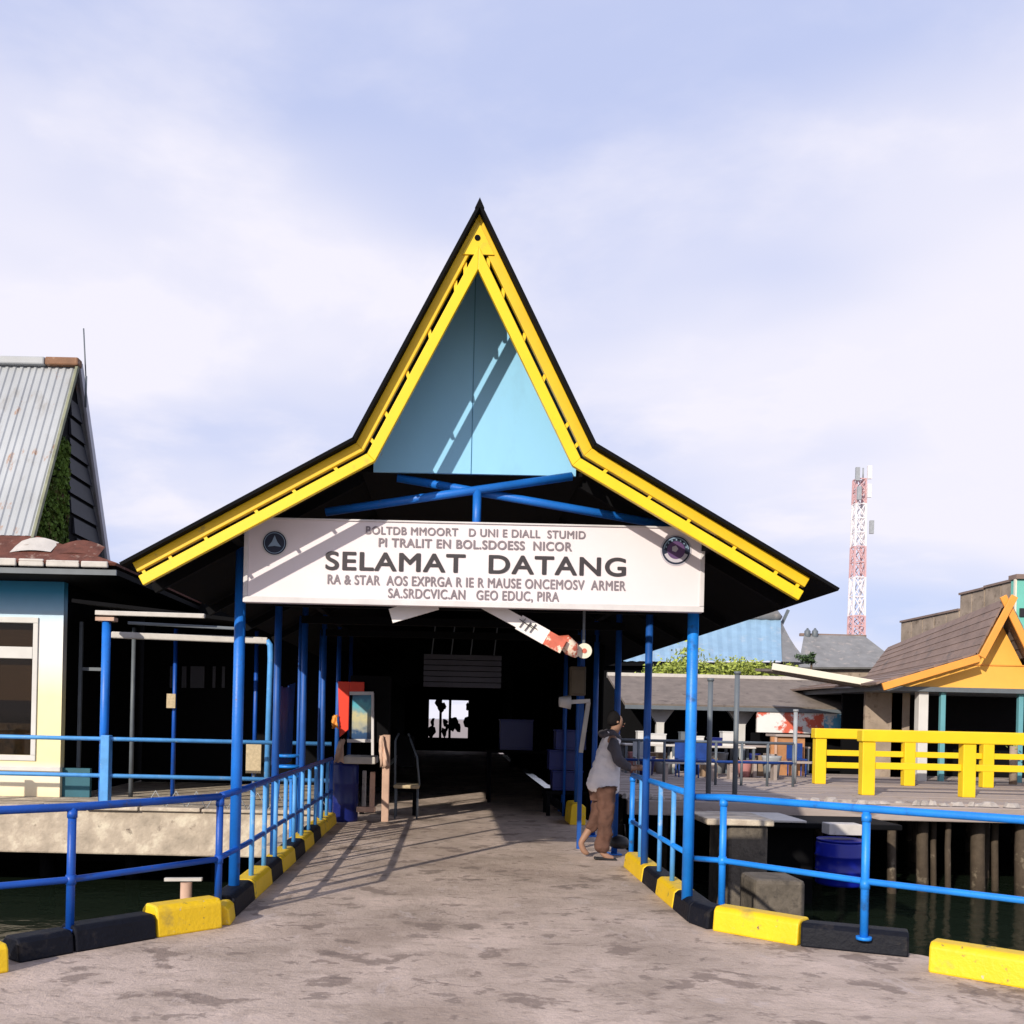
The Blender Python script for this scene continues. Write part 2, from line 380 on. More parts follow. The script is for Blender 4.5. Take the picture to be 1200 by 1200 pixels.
# land far behind
MB().add([(-70, 60, -.6), (160, 60, -.6), (160, 500, .2), (-70, 500, .2)], [(0, 1, 2, 3)]).build('far_ground', m_plank, kind='structure')

# ------------------------------------------------------------------ kerbs
def kerb_block(p, q, m, parent, h=.17, wb=.24, wt=.16, side=1):
    # p, q: inner bottom edge; side: outward direction sign (left normal positive)
    p, q = Vector((*p, 0)), Vector((*q, 0)); d = (q - p).normalized(); nrm = Vector((-d.y, d.x, 0)) * side
    sec = [(0, 0), (.018, h - .03), (.05, h), (wt + .03, h), (wb, h - .05), (wb, 0)]
    vs = []
    jit = random.uniform(-.006, .006)
    for e in (p + d * .006, q - d * .006):
        for o, z in sec: vs.append(e + nrm * (o + jit) + Vector((0, 0, z - .002)))
    k = len(sec)
    fs = [tuple(range(k)), tuple(range(2*k-1, k-1, -1))] + [(i, i+k, (i+1)%k+k, (i+1)%k) for i in range(k)]
    return MB().add(vs, fs).build('kerb_block', m, parent, bevel=.014, label=('yellow' if m is m_ykerb else 'black') + ' painted kerb block')
kl = thing('kerb', 'black and yellow kerb curving out to the left in the foreground', 'kerb')
pl = [(-1.64, 7.26), (-2.02, 6.88), (-2.42, 6.42), (-2.66, 6.12)]
kerb_block(pl[0], pl[1], m_ykerb, kl, side=-1, h=.22); kerb_block(pl[1], pl[2], m_bkerb, kl, side=-1); kerb_block(pl[2], pl[3], m_bkerb, kl, side=-1, h=.15)
kerb_block((-2.62, 5.92), (-3.3, 5.25), m_ykerb, kl, side=-1); kerb_block((-3.32, 5.23), (-4.1, 4.6), m_bkerb, kl, side=-1)
k2 = thing('kerb', 'black and yellow kerb along the left side of the covered walkway', 'kerb')
y = 7.65; cols = [m_bkerb, m_ykerb]
kerb_block((XL + .02, 7.34), (XL, 7.62), m_ykerb, k2, side=1, h=.15, wb=.2)
bl = [7.65, 8.4, 9.2, 9.8, 10.6, 11.3, 12.05, 12.7, 13.4, 14.4]
for i in range(len(bl) - 1):
    kerb_block((XL, bl[i]), (XL, bl[i+1]), m_ykerb if i % 2 or i == 8 else m_bkerb, k2, side=1)
k3 = thing('kerb', 'black and yellow kerb along the right side ending beside the standing person', 'kerb')
br = [7.85, 8.4, 9.1, 9.75, 10.75]
for i in range(4):
    kerb_block((XR, br[i]), (XR, br[i+1]), m_ykerb if i % 2 else m_bkerb, k3, side=-1)
kerb_block((1.93, 7.84), (2.02, 7.58), m_bkerb, k3, side=1)
k4 = thing('kerb', 'yellow and black kerb curving out to the right in the foreground', 'kerb')
kerb_block((2.04, 7.55), (2.54, 7.08), m_ykerb, k4, side=1, h=.19); kerb_block((2.55, 7.07), (3.22, 6.80), m_bkerb, k4, side=1)
kerb_block((3.15, 6.42), (3.8, 5.86), m_ykerb, k4, side=1, h=.20); kerb_block((3.82, 5.84), (4.6, 5.2), m_bkerb, k4, side=1)
k5 = thing('kerb', 'short yellow kerb deep inside the dark walkway on the right', 'kerb')
kerb_block((XR - .08, 14.9), (XR - .08, 15.6), m_ykerb, k5, side=-1, h=.32)
for i in range(6): kerb_block((XR, 15.6 + i * .8), (XR, 16.4 + i * .8), m_bkerb, k5, side=-1)

# ------------------------------------------------------------------ covered walkway
cw = thing('covered_walkway', 'tall gabled entrance roof with yellow bargeboards on blue posts', 'building')
XC = .13
Dg = 7.33
A, K, T = (0, 5.375), (.886, 3.635), (2.54, 2.70)
def offs(d):     # half profile offset inwards by d (mitred); returns points apex, knee, tip (relative to the centre line)
    def nrm(a, b):
        dx_, dz_ = b[0]-a[0], b[1]-a[1]; l_ = math.hypot(dx_, dz_); return (dz_/l_, -dx_/l_)    # pointing down-inwards
    n0, n1 = nrm(A, K), nrm(K, T)
    def shift(p, n_): return (p[0] + n_[0]*d, p[1] + n_[1]*d)
    a0, a1 = shift(A, n0), shift(K, n0); b0, b1 = shift(K, n1), shift(T, n1)
    # intersection of a0-a1 and b0-b1
    def inter(p1, p2, p3, p4):
        x1, y1, x2, y2, x3, y3, x4, y4 = *p1, *p2, *p3, *p4
        den = (x1-x2)*(y3-y4)-(y1-y2)*(x3-x4)
        px = ((x1*y2-y1*x2)*(x3-x4)-(x1-x2)*(x3*y4-y3*x4))/den; py = ((x1*y2-y1*x2)*(y3-y4)-(y1-y2)*(x3*y4-y3*x4))/den
        return px, py
    k = inter(a0, a1, b0, b1)
    ap = inter(a0, a1, (0, 0), (0, 9))
    return ap, k, b1
def board(d0, d1, y0, y1, m, name):
    o, i = offs(d0), offs(d1)
    for sg in (-1, 1):
        for a, b in ((0, 1), (1, 2)):
            poly = [(XC + sg*o[a][0], o[a][1]), (XC + sg*o[b][0], o[b][1]), (XC + sg*i[b][0], i[b][1]), (XC + sg*i[a][0], i[a][1])]
            MB().prism(poly, y0, y1).build(name, m, cw, bevel=.005)
board(.0, .079, Dg + .02, Dg + .07, m_gold, 'bargeboard')
board(.119, .197, Dg - .02, Dg + .03, m_yel, 'bargeboard')
# spacer blocks bridging the slot between the two boards
o, i = offs(.076), offs(.122)
for sg in (-1, 1):
    for (a, b, ts) in ((0, 1, (.10, .22, .42, .63, .83, .95)), (1, 2, (.12, .3, .5, .7, .88, .97))):
        for t in ts:
            t += random.uniform(-.02, .02)
            p = (o[a][0] + (o[b][0]-o[a][0])*t, o[a][1] + (o[b][1]-o[a][1])*t); q = (i[a][0] + (i[b][0]-i[a][0])*t, i[a][1] + (i[b][1]-i[a][1])*t)
            MB().beam((XC + sg*p[0], Dg+.045, p[1]), (XC + sg*q[0], Dg+.045, q[1]), .026, .02, up=(0, 1, 0)).build('spacer', m_yel, cw)
ap = offs(.105)[0]
MB().prism([(XC, 5.30), (XC+.118, 5.062), (XC-.118, 5.062)], Dg+.008, Dg+.019).build('apex_plate', m_yel, cw)
MB().tube([(XC-.01, Dg+.002, 5.185), (XC-.01, Dg+.007, 5.185)], .022).build('apex_hole', m_shade, cw)
# roof sheets, extruded back
def roofstrip(a, b, y0, y1, sg, t=.024, name='roof_sheet'):
    dx_, dz_ = b[0]-a[0], b[1]-a[1]; l_ = math.hypot(dx_, dz_); nx, nz = -dz_/l_*t, dx_/l_*t
    poly = [(XC+sg*a[0], a[1]), (XC+sg*b[0], b[1]), (XC+sg*(b[0]+nx), b[1]+nz), (XC+sg*(a[0]+nx), a[1]+nz)]
    MB().prism(poly, y0, y1).build(name, m_black, cw)
oo = offs(-.002)
tipx = (2.72, 2.70 - (2.72-2.54)*(3.635-2.70)/(2.54-.886))
RB = 13.5
for sg in (-1, 1):
    roofstrip((0, oo[0][1]), (oo[1][0], oo[1][1]), Dg - .06, RB, sg)
    tx = tipx if sg > 0 else (2.60, 2.70 - (2.60-2.54)*(3.635-2.70)/(2.54-.886))
    roofstrip(oo[1], tx, Dg - .06, 46, sg)
    # beyond the tall gable the low slopes run on up to a low ridge
    sl1 = (3.635-2.70)/(2.54-.886)
    roofstrip((0, 3.637 + .886*sl1), (oo[1][0], oo[1][1]), RB - .4, 46, sg)
MB().tube([(XC, Dg + .3, 5.41), (XC, RB, 5.41)], .025, 8).build('ridge_cap', m_black, cw)
bk = offs(.02)
MB().prism([(XC, bk[0][1]), (XC+bk[1][0], 3.66), (XC-bk[1][0], 3.66)], RB-.1, RB-.05).build('rear_gable_sheet', m_black, cw)
MB().prism([(XC, 5.452), (XC+.035, 5.375), (XC-.035, 5.375)], Dg-.063, Dg+.3).build('ridge_end_cap', m_black, cw)
# gable sheet, in two halves with a seam
zb = 3.572; YP = 7.95
ii = offs(.03)
hw = ii[1][0] + .12
def xat(z): return ii[0][0] + (ii[1][0]-ii[0][0]) * (ii[0][1]-z)/(ii[0][1]-ii[1][1])
MB().prism([(XC-.012, ii[0][1]-.05), (XC-.012, zb), (XC-.80, zb), (XC-.80, 3.66)], YP, YP+.03).build('gable_sheet', m_panel, cw)
MB().prism([(XC-.004, ii[0][1]-.05), (XC-.004, zb), (XC+.84, zb), (XC+.84, 3.66)], YP, YP+.03).build('gable_sheet', m_panel, cw)
MB().box((XC-.016, YP+.012, zb), (XC+.0, YP+.04, 5.2)).build('seam', m_seam, cw)
# ceiling under the tall gable, dark
MB().box((XC-.9, YP+.05, 3.58), (XC+.9, RB-.2, 3.61)).build('ceiling', m_shade, cw)
# truss bars
nd = (.185, YP, 3.45)
def bar(p, q, r=.034, m=m_blue): MB().tube([p, q], r, 10).build('truss_bar', m, cw)
bar((nd[0]-.01, YP, 3.0), (nd[0]-.01, YP, 3.45), .036)
bar((-1.05, YP-.0, 3.235), (.94, YP, 3.57)); bar((-.48, YP+.08, 3.545), (1.75, YP+.08, 3.205))
bar((-1.8, YP+.02, 3.08), (2.07, YP+.02, 3.08), .04)
# rafters under the low slopes (dark blue, seen against the dark roof)
for Y in (8.1, 9.9, 11.7, 13.5):
    for sg in (-1, 1):
        MB().beam((XC+sg*.9, Y, 3.55), (XC+sg*2.6, Y, 2.6), .06, .08).build('rafter', m_shade, cw)
    if Y > 9: MB().beam((-1.8, Y, 2.72), (2.05, Y, 2.72), .06, .09).build('tie_beam', m_shade, cw)
# eave purlins
for sg in (-1, 1):
    MB().beam((XC+sg*1.87, 7.4, 2.99), (XC+sg*1.87, 46, 2.99), .08, .06).build('purlin', m_shade, cw)
PY = [8.12, 9.92, 11.72, 13.5, 15.3, 17.1]
for j, Y in enumerate(PY):
    for (x, sgn) in ((-1.76, -1), (1.99, 1)):
        r = .046 if j == 0 else .037
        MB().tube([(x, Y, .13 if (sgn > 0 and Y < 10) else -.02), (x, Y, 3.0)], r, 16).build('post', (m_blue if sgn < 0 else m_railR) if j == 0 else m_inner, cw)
        if Y > 14.5 or (sgn > 0 and Y > 11): MB().box((x-.08, Y-.08, .002), (x+.08, Y+.08, .018)).build('base_plate', m_blue, cw)
# thinner pairs of posts beside the walkway, in the shade darkened blue
for (x, Y) in ((-1.95, 12.6), (-1.95, 14.6), (2.12, 12.6), (2.12, 14.4), (1.9, 16.2)):
    MB().tube([(x, Y, -.02), (x, Y, 2.85)], .022, 12).build('side_post', m_inner, cw)

# ------------------------------------------------------------------ welcome sign
sg_ = thing('welcome_sign', 'long white welcome sign with dark lettering hung above the entrance', 'sign')
SY = 7.80
X0, X1, Z0, Z1 = -1.67, 1.99, 2.475, 3.15
MB().box((X0, SY, Z0), (X1, SY+.07, Z1)).build('board', m_sign, sg_, bevel=.004)
for a, b in (((X0, SY-.014, Z0), (X1, SY-.002, Z0+.045)), ((X0, SY-.014, Z1-.014), (X1, SY-.002, Z1)),
             ((X0, SY-.014, Z0+.047), (X0+.035, SY-.002, Z1-.016)), ((X1-.035, SY-.014, Z0+.047), (X1, SY-.002, Z1-.016))):
    MB().box(a, b).build('frame', m_frame, sg_, bevel=.003)
for sx in (-1.2, -.3, .6, 1.5):
    MB().beam((sx, SY+.11, Z1-.2), (sx, YP+.05, 3.1), .03, .03).build('bracket', m_shade, sg_)
def text(body, px0, px1, py, hpx, m, bold=0, parent=sg_, D=SY-.006, name='lettering', extr=.002):
    c = bpy.data.curves.new(name, 'FONT'); c.body = body; c.size = 1; c.extrude = .0; c.space_character = 1.08
    t = bpy.data.objects.new('tmp', c); COL.objects.link(t)
    bpy.context.view_layer.update()
    me = bpy.data.meshes.new_from_object(t.evaluated_get(bpy.context.evaluated_depsgraph_get()))
    bpy.data.objects.remove(t); bpy.data.curves.remove(c)
    xs = [v.co.x for v in me.vertices]; ys = [v.co.y for v in me.vertices]
    a, b = W(px0, py, D), W(px1, py, D)
    mx_, Hm = (a.x + b.x)/2, hpx / F * D
    zc = W((px0+px1)/2, py, D).z; sx_ = (b.x-a.x)/(max(xs)-min(xs)); cxm = (max(xs)+min(xs))/2; cap = .70; ymid = cap/2
    for v in me.vertices:
        v.co = Vector((mx_ + (v.co.x-cxm)*sx_, D, zc + (v.co.y-ymid)*Hm/cap))
    w_ = bold * Hm / cap; vs = []; fs = []; k = 0
    for ddx, ddz in (((0, 0), (w_, 0), (-w_, 0), (0, w_*.8), (0, -w_*.8), (w_*.7, w_*.6), (-w_*.7, -w_*.6), (w_*.7, -w_*.6), (-w_*.7, w_*.6)) if bold else ((0, 0),)):
        o_ = len(vs); vs += [(v.co.x+ddx, v.co.y-.0002*k, v.co.z+ddz) for v in me.vertices]; fs += [tuple(i+o_ for i in p.vertices) for p in me.polygons]; k += 1
    me2 = bpy.data.meshes.new(name); me2.from_pydata(vs, [], fs); me2.materials.append(m); bpy.data.meshes.remove(me)
    return link(name, me2, parent, kind='stuff')
text('BOLTDB MMOORT   D UNI E DIALL  STUMID', 429, 686, 624, 9, m_inkg, .022)
text('PI TRALIT EN BOL.SDOESS  NICOR', 444, 670, 638, 10, m_inkg, .03)
text('SELAMAT  DATANG', 382, 733, 660.5, 21, m_ink, .028)
text('RA & STAR  AOS EXPRGA R IE R MAUSE ONCEMOSV  ARMER', 384, 733, 682.5, 11, m_inkg, .022)
text('SA.SRDCVIC.AN   GEO EDUC, PIRA', 455, 655, 697, 11, m_inkg, .02)
def disc(px, py, rpx, m, dy, parent, name='emblem', r0=0, a0=0, a1=2*math.pi, n=40):
    c = W(px, py, SY); r = rpx/F*SY; yy = SY - dy; mb = MB(); vs = []; fs = []
    for k in range(n+1):
        t = a0 + (a1-a0)*k/n
        for rr in (r, r0/F*SY): vs.append((c.x+rr*math.cos(t), yy, c.z+rr*math.sin(t)))
    for k in range(n): fs.append((2*k, 2*k+2, 2*k+3, 2*k+1))
    return mb.add(vs, fs).build(name, m, parent)
disc(322, 636.5, 15.5, m_frame, .004, sg_, 'emblem_rim')
e1 = disc(322, 636.5, 13.8, m_navy, .007, sg_)
c = W(322, 636.5, SY)
mb = MB(); r = 9/F*SY; pts = []
for k in range(6):
    t = math.pi/2 + k*math.pi/3; rr = r if k % 2 == 0 else r*.38
    pts.append((c.x+rr*math.cos(t), SY-.011, c.z+rr*math.sin(t)))
mb.add(pts, [tuple(range(6))]).build('star', m_embl, e1)
disc(322, 636.5, 12.3, m_embl, .010, e1, 'emblem_ring', r0=11.5)
disc(792, 645, 18.3, m_embw, .004, sg_, 'emblem_rim')
e2 = disc(792, 645, 16.5, m_navy, .007, sg_)
disc(792, 645, 10.5, m_embp, .010, e2, 'emblem_centre')
disc(792, 645, 15, m_embl, .010, e2, 'emblem_ring', r0=13.6, a0=.1, a1=math.pi-.1)
disc(792, 645, 14.5, m_embw, .012, e2, 'emblem_ribbon', r0=10.5, a0=math.pi+.35, a1=2*math.pi-.35)
disc(790.5, 643.5, 4, m_embw, .013, e2, 'emblem_star', n=5)
c = W(792, 645, SY)
for k in range(7):
    t = .3 + k*(math.pi-.6)/6; q = Vector((c.x+12.2/F*SY*math.cos(t), SY-.013, c.z+12.2/F*SY*math.sin(t)))
    MB().box((q.x-.005, q.y, q.z-.007), (q.x+.005, q.y+.002, q.z+.007)).build('emblem_mark', m_embl, e2)

# ------------------------------------------------------------------ railings
def railing(label, pts, posts, m, z1=.95, z2=.48, balusters=(), r=.028, foot=.12):
    t = thing('railing', label, 'railing')
    for z, name in ((z1, 'top_rail'), (z2, 'lower_rail')):
        MB().tube([(x_, y_, z + dz) for x_, y_, dz in pts], r if z == z1 else r*.82, 12).build(name, m, t)
    for (x_, y_) in posts:
        MB().tube([(x_, y_, foot), (x_, y_, z1)], r, 12).build('post', m, t)
        MB().tube([(x_, y_, foot-.01), (x_, y_, foot+.012)], r*1.9, 12).build('flange', m, t)
    for (x_, y_) in posts:
        MB().tube([(x_, y_, z2-.032), (x_, y_, z2+.032)], r*1.22, 12).build('joint_collar', m, t)
        MB().tube([(x_, y_, z1-.07), (x_, y_, z1-.02)], r*1.2, 12).build('joint_collar', m, t)
    for (x_, y_) in balusters:
        MB().tube([(x_, y_, foot), (x_, y_, z1)], r*.8, 10).build('baluster', m_pale, t)
    return t
railing('dark blue pipe railing flaring out over the left foreground kerb',
        [(-1.76, 7.56, 0), (-2.12, 7.03, 0), (-2.49, 6.5, 0), (-2.84, 6.2, 0), (-3.75, 5.5, 0)], [(-1.76, 7.56), (-2.49, 6.5), (-3.6, 5.62)], m_railshade, .945, .465, foot=.13)
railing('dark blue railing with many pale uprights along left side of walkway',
        [(-1.76, 7.60, 0), (-1.73, 8.4, 0), (-1.72, 14.3, 0)], [(-1.72, 14.3)], m_railshade, .95, .47,
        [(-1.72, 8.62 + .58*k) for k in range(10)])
railing('bright blue pipe railing flaring out over the right foreground kerb',
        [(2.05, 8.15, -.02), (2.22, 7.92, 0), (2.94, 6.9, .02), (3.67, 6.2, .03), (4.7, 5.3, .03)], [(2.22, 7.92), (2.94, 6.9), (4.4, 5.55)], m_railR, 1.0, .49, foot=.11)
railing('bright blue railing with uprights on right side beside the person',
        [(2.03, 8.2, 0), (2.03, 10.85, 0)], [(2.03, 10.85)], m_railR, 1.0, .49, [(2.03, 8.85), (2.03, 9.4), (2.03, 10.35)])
# quay railing behind on the left
t = thing('railing', 'thin light blue two-bar railing along the far left quay edge', 'railing')
for z in (1.12, .53):
    MB().tube([(-13, 15.75, z), (-1.9, 15.75, z)], .035, 10).build('rail', m_pale, t)
for x_ in (-11.5, -8.6, -5.5):
    MB().beam((x_, 15.72, 0), (x_, 15.72, 1.18), .17, .14).build('post', m_pale, t, bevel=.01)

# ------------------------------------------------------------------ left house
h = thing('house', 'pastel painted house with steep rusty zinc roof on the left quay', 'house')
HX = -6.98; HY = 17.6
wallb = MB(); wx0, wx1, wz0, wz1 = -9.3, -7.51, .74, 3.11
wallb.box((wx1, HY, 0), (HX, HY+.18, 3.95)); wallb.box((wx0, HY, 0), (wx1, HY+.18, wz0)); wallb.box((wx0, HY, wz1), (wx1, HY+.18, 3.95))
wallb.box((-13.5, HY, 0), (wx0, HY+.18, 3.95))
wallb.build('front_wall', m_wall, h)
MB().box((HX-.18, HY+.181, 0), (HX-.001, 22.5, 3.95)).build('side_wall', m_darkw, h)
MB().box((-13.5, 22.4, 0), (HX-.2, 22.6, 3.95)).build('back_wall', m_darkw, h)
MB().box((-13.3, HY+.6, .0), (HX-.3, HY+.65, 3.9)).build('curtain', m_shade, h)
m_blind = mat('brown blind', (.13, .105, .07), .8, .3, 5, .2, 20, stretch=(1, 1, 6))
MB().box((wx0, HY+.2, 1.72), (wx1+.3, HY+.21, 3.3)).build('blind', m_blind, h)
MB().box((wx0, HY+.3, .3), (wx1+.3, HY+.5, 1.30)).build('counter', mat('cluttered counter', (.12, .11, .09), .8, .6, 7, .2, 20, [((.02, .02, .02), .55, 4, .1)]), h)
fr = MB().box((wx0, HY-.03, wz0-.10), (wx1+.09, HY-.002, wz0)).build('window_frame', m_white, h, bevel=.008)
win = fr
MB().box((wx0, HY-.03, wz1), (wx1+.09, HY-.002, wz1+.10)).build('window_frame', m_white, h, bevel=.008)
MB().box((wx1, HY-.03, wz0+.002), (wx1+.09, HY-.002, wz1-.002)).build('window_frame', m_white, h, bevel=.008)
MB().box((wx0, HY-.03, 2.47), (wx1-.002, HY+.05, 2.68)).build('transom', m_white, fr, bevel=.008)
MB().box((wx0, HY+.06, wz0), (wx1, HY+.07, 2.47)).build('pane', m_clear, fr)
MB().box((wx0, HY+.06, 2.68), (wx1, HY+.07, wz1)).build('pane', m_clear, fr)
MB().box((-13.5, HY-.05, .46), (HX+.02, HY-.002, .54)).build('plinth_moulding', m_white, h, bevel=.01)
MB().box((HX+.003, HY+.1, 0), (HX+.5, HY+.2, .52)).build('low_wall', mat('dark teal paint', (.02, .11, .15), .6, .2, 3), h)
for x_ in (-6.85, -6.35):
    MB().box((x_-.03, HY+.5, 0), (x_+.03, HY+.56, 3.2)).build('door_frame', m_greyd, h)
MB().box((-6.815, HY+.5, 2.3), (-6.385, HY+.56, 2.36)).build('door_frame', m_greyd, h)
# skirt roof
oX, iX = -5.65, -7.30
sk_in = [(-14, 17.15, 4.55), (iX, 17.15, 4.55), (iX, 20.9, 4.55), (-14, 20.9, 4.55)]
sk_out = [(-14, 16.4, 4.02), (oX, 16.4, 4.0), (oX, 22.6, 4.0), (-14, 22.6, 4.02)]
sk = MB()
sk.slab([sk_out[0], sk_out[1], sk_in[1], sk_in[0]], .05); sk.slab([sk_out[1], sk_out[2], sk_in[2], sk_in[1]], .05)
sk.slab([sk_out[2], sk_out[3], sk_in[3], sk_in[2]], .05)
sk.build('skirt_roof', m_rust, h)
MB().box((-14, 16.45, 3.86), (oX-.02, 22.5, 3.95)).build('soffit', m_shade, h)
MB().box((-14, 16.42, 3.84), (oX+.0, 16.46, 3.93)).build('fascia', m_greyd, h)
x_ = -13.6; random.seed(5)
while x_ < oX - .1:
    wd = random.uniform(.42, .60); x2 = min(x_+wd-.035, oX+.0)
    MB().box((x_, 16.36+random.uniform(-.015, .015), 3.955), (x2, 16.42, 4.075+random.uniform(-.02, .02))).build('edge_tile', m_guttr, h, bevel=.02)
    x_ += wd
# curled loose sheets on the skirt
for (x_, a) in ((-7.2, .3), (-6.4, -.2), (-8.3, .5)):
    mb = MB(); nn_ = 7; vs = []; fs = []
    for i in range(nn_):
        for j in range(2):
            u_ = i/(nn_-1); vs.append((x_-.38+.75*u_, 16.6+.35*j, 4.2+.22*j + .10*math.sin(u_*math.pi)*(.4+j*.6) + a*.12*u_))
    for i in range(nn_-1): fs.append((2*i, 2*i+2, 2*i+3, 2*i+1))
    mb.add(vs, fs, True).build('loose_sheet', m_guttr if a > 0 else m_rust, h)
# steep roof in corrugated sheets
RD, RZ = 19.0, 8.28; FD, FZ = 17.12, 4.58; BD = 20.88
def sheet(x0, x1, back=False):
    n = 6*6; vs = []; fs = []
    yy, zz = (BD, FZ) if back else (FD, FZ)
    for i in range(n+1):
        x_ = x0 + (x1-x0+.02)*i/n; ph = (i % 6)/6
        b_ = .02 if ph < .34 else 0
        for (Y, Z) in ((yy, zz), ((yy+RD)/2, (zz+RZ)/2), (RD, RZ)):
            s_ = -1 if not back else 1
            vs.append((x_, Y + s_*b_, Z + b_*.5))
    for i in range(n):
        for j in range(2): fs.append((3*i+j, 3*i+3+j, 3*i+4+j, 3*i+1+j))
    return MB().add(vs, fs).build('roof_sheet', m_zinc, h)
for k in range(8):
    sheet(-7.36-.82*(k+1), -7.36-.82*k); sheet(-7.36-.82*(k+1), -7.36-.82*k, True)
for k in range(5):
    MB().beam((-7.30 if k == 0 else -7.95-1.35*(k-1), RD-.06, RZ-.02), (-7.95-1.35*k+.01, RD-.06, RZ-.02), .24, .16).build('ridge_cap', m_zincrust if k == 0 else m_zinc, h, bevel=.03)
# gable end seen from the side, set in from the verge
gx = -7.46
MB().beam((-7.34, BD+.04, FZ-.05), (-7.34, RD+.04, RZ+.0), .05, .16).build('verge_board', m_verge, h)
MB().beam((-7.34, FD-.04, FZ-.05), (-7.34, RD-.04, RZ+.0), .05, .08).build('verge_board', mat('mossy verge', (.24, .25, .17), .8, .4, 3), h)
mb = MB(); mb.add([(gx, FD+.05, FZ), (gx, BD-.05, FZ), (gx, RD, RZ-.1), (gx-.05, FD+.05, FZ), (gx-.05, BD-.05, FZ), (gx-.05, RD, RZ-.1)],
    [(0, 1, 2), (5, 4, 3), (0, 3, 4, 1), (1, 4, 5, 2), (2, 5, 3, 0)]).build('gable_backing', m_shade, h)
# row of slate panels up the back half of the gable
for k in range(8):
    z0_, z1_ = FZ + .06 + k*.37, FZ + .37 + k*.37
    def yb(z): return BD - .12 - (BD-RD)*(z-FZ)/(RZ-FZ)
    y0_ = max(RD - .15, yb(z1_) - 1.25)
    y0_ = min(y0_, yb(z1_)-.1)
    MB().add([(gx+.06, y0_, z0_), (gx+.06, yb(z0_), z0_), (gx+.03, yb(z1_), z1_), (gx+.03, y0_, z1_), (gx+.01, y0_, z0_), (gx+.01, yb(z0_), z0_), (gx+.005, yb(z1_), z1_), (gx+.005, y0_, z1_)],
        [(0, 1, 2, 3), (7, 6, 5, 4), (0, 4, 5, 1), (1, 5, 6, 2), (2, 6, 7, 3), (3, 7, 4, 0)]).build('slate', m_slat, h)
# moss on the front half of the gable wall
random.seed(11); mb = MB()
for k in range(1500):
    z_ = FZ + .02 + random.random()**1.4*2.1; yf = FD + .1 + (RD-FD)*(z_-FZ)/(RZ-FZ)
    if yf > RD - .2: continue
    y_ = random.uniform(yf, RD - .15); s_ = random.uniform(.03, .08)
    c = Vector((gx+.03, y_, z_)); a = Vector((random.uniform(.2, .7), random.uniform(-1, 1), random.uniform(-1, 1))).normalized()*s_; b = Vector((random.uniform(-.3, .3), random.uniform(-1, 1), random.uniform(-1, 1))).normalized()*s_
    mb.add([c-a-b*.4, c+b, c+a*.8, c-b*.9+a*.4], [(0, 1, 2, 3)])
mb.build('moss', m_moss, h, kind='stuff')
an = thing('antenna', 'thin grey antenna mast at the zinc roof ridge end', 'antenna')
p0 = W(101, 441, 19); p1 = W(98, 385, 19)
MB().tube([p0 - Vector((0, 0, .6)), p0], .022, 8).build('bracket_pole', m_greyd, an); MB().tube([p0 - Vector((0, 0, .1)), p1], .014, 8).build('mast', m_greyd, an)

# ------------------------------------------------------------------ porch between the house and the walkway
p = thing('porch', 'dark open waiting shelter with white gutters left of the walkway', 'shelter')
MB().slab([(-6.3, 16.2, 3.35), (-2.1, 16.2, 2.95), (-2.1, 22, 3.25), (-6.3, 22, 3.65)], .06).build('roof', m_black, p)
MB().beam(W(112, 718, 15.9), W(240, 722, 15.9), .07, .075).build('gutter', m_guttr, p, bevel=.01)
MB().beam(W(150, 730, 16.15), W(285, 737, 16.15), .05, .05).build('gutter', m_greyd, p, bevel=.01)
a = W(131, 744, 16.4); b = W(314, 751, 16.4)
MB().beam(a, b, .10, .11).build('gutter', m_guttr, p, bevel=.02)
MB().tube([b + Vector((-.02, 0, 0)), b + Vector((.04, 0, -.07)), (b.x+.05, 16.4, b.z-.3), (b.x+.03, 16.4, 0)], .05, 12).build('downpipe', m_pale, p)
pp = W(125, 728, 15.9)
MB().tube([(pp.x, 15.9, 0), (pp.x, 15.9, pp.z)], .07, 14).build('post', m_blue, p)
MB().box((pp.x-.15, 15.8, pp.z-.0), (pp.x+.15, 16, pp.z+.06)).build('capital', m_wood, p)
for px_ in (156, 205, 300):
    q = W(px_, 800, 18); MB().tube([(q.x, 18, 0), (q.x, 18, 3.1)], .04, 10).build('post', m_railshade if px_ != 156 else m_greyd, p)
MB().box((-6.9, 22, 0), (-2.0, 22.1, 4.2)).build('back_wall', m_shade, p)
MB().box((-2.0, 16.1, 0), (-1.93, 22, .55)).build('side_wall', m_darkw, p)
for (a_, b_) in ((199, 206), (213, 219), (223, 240), (249, 253), (260, 264)):
    q0, q1 = W(a_, 806, 21.95), W(b_, 781, 21.95)
    MB().box((q0.x, 21.93, q0.z), (q1.x, 21.97, q1.z)).build('window_slot', m_board, p)
q = W(201, 822, 17.9); MB().box((q.x-.08, 17.86, q.z-.12), (q.x+.08, 17.9, q.z+.14)).build('notice', m_beige, p)
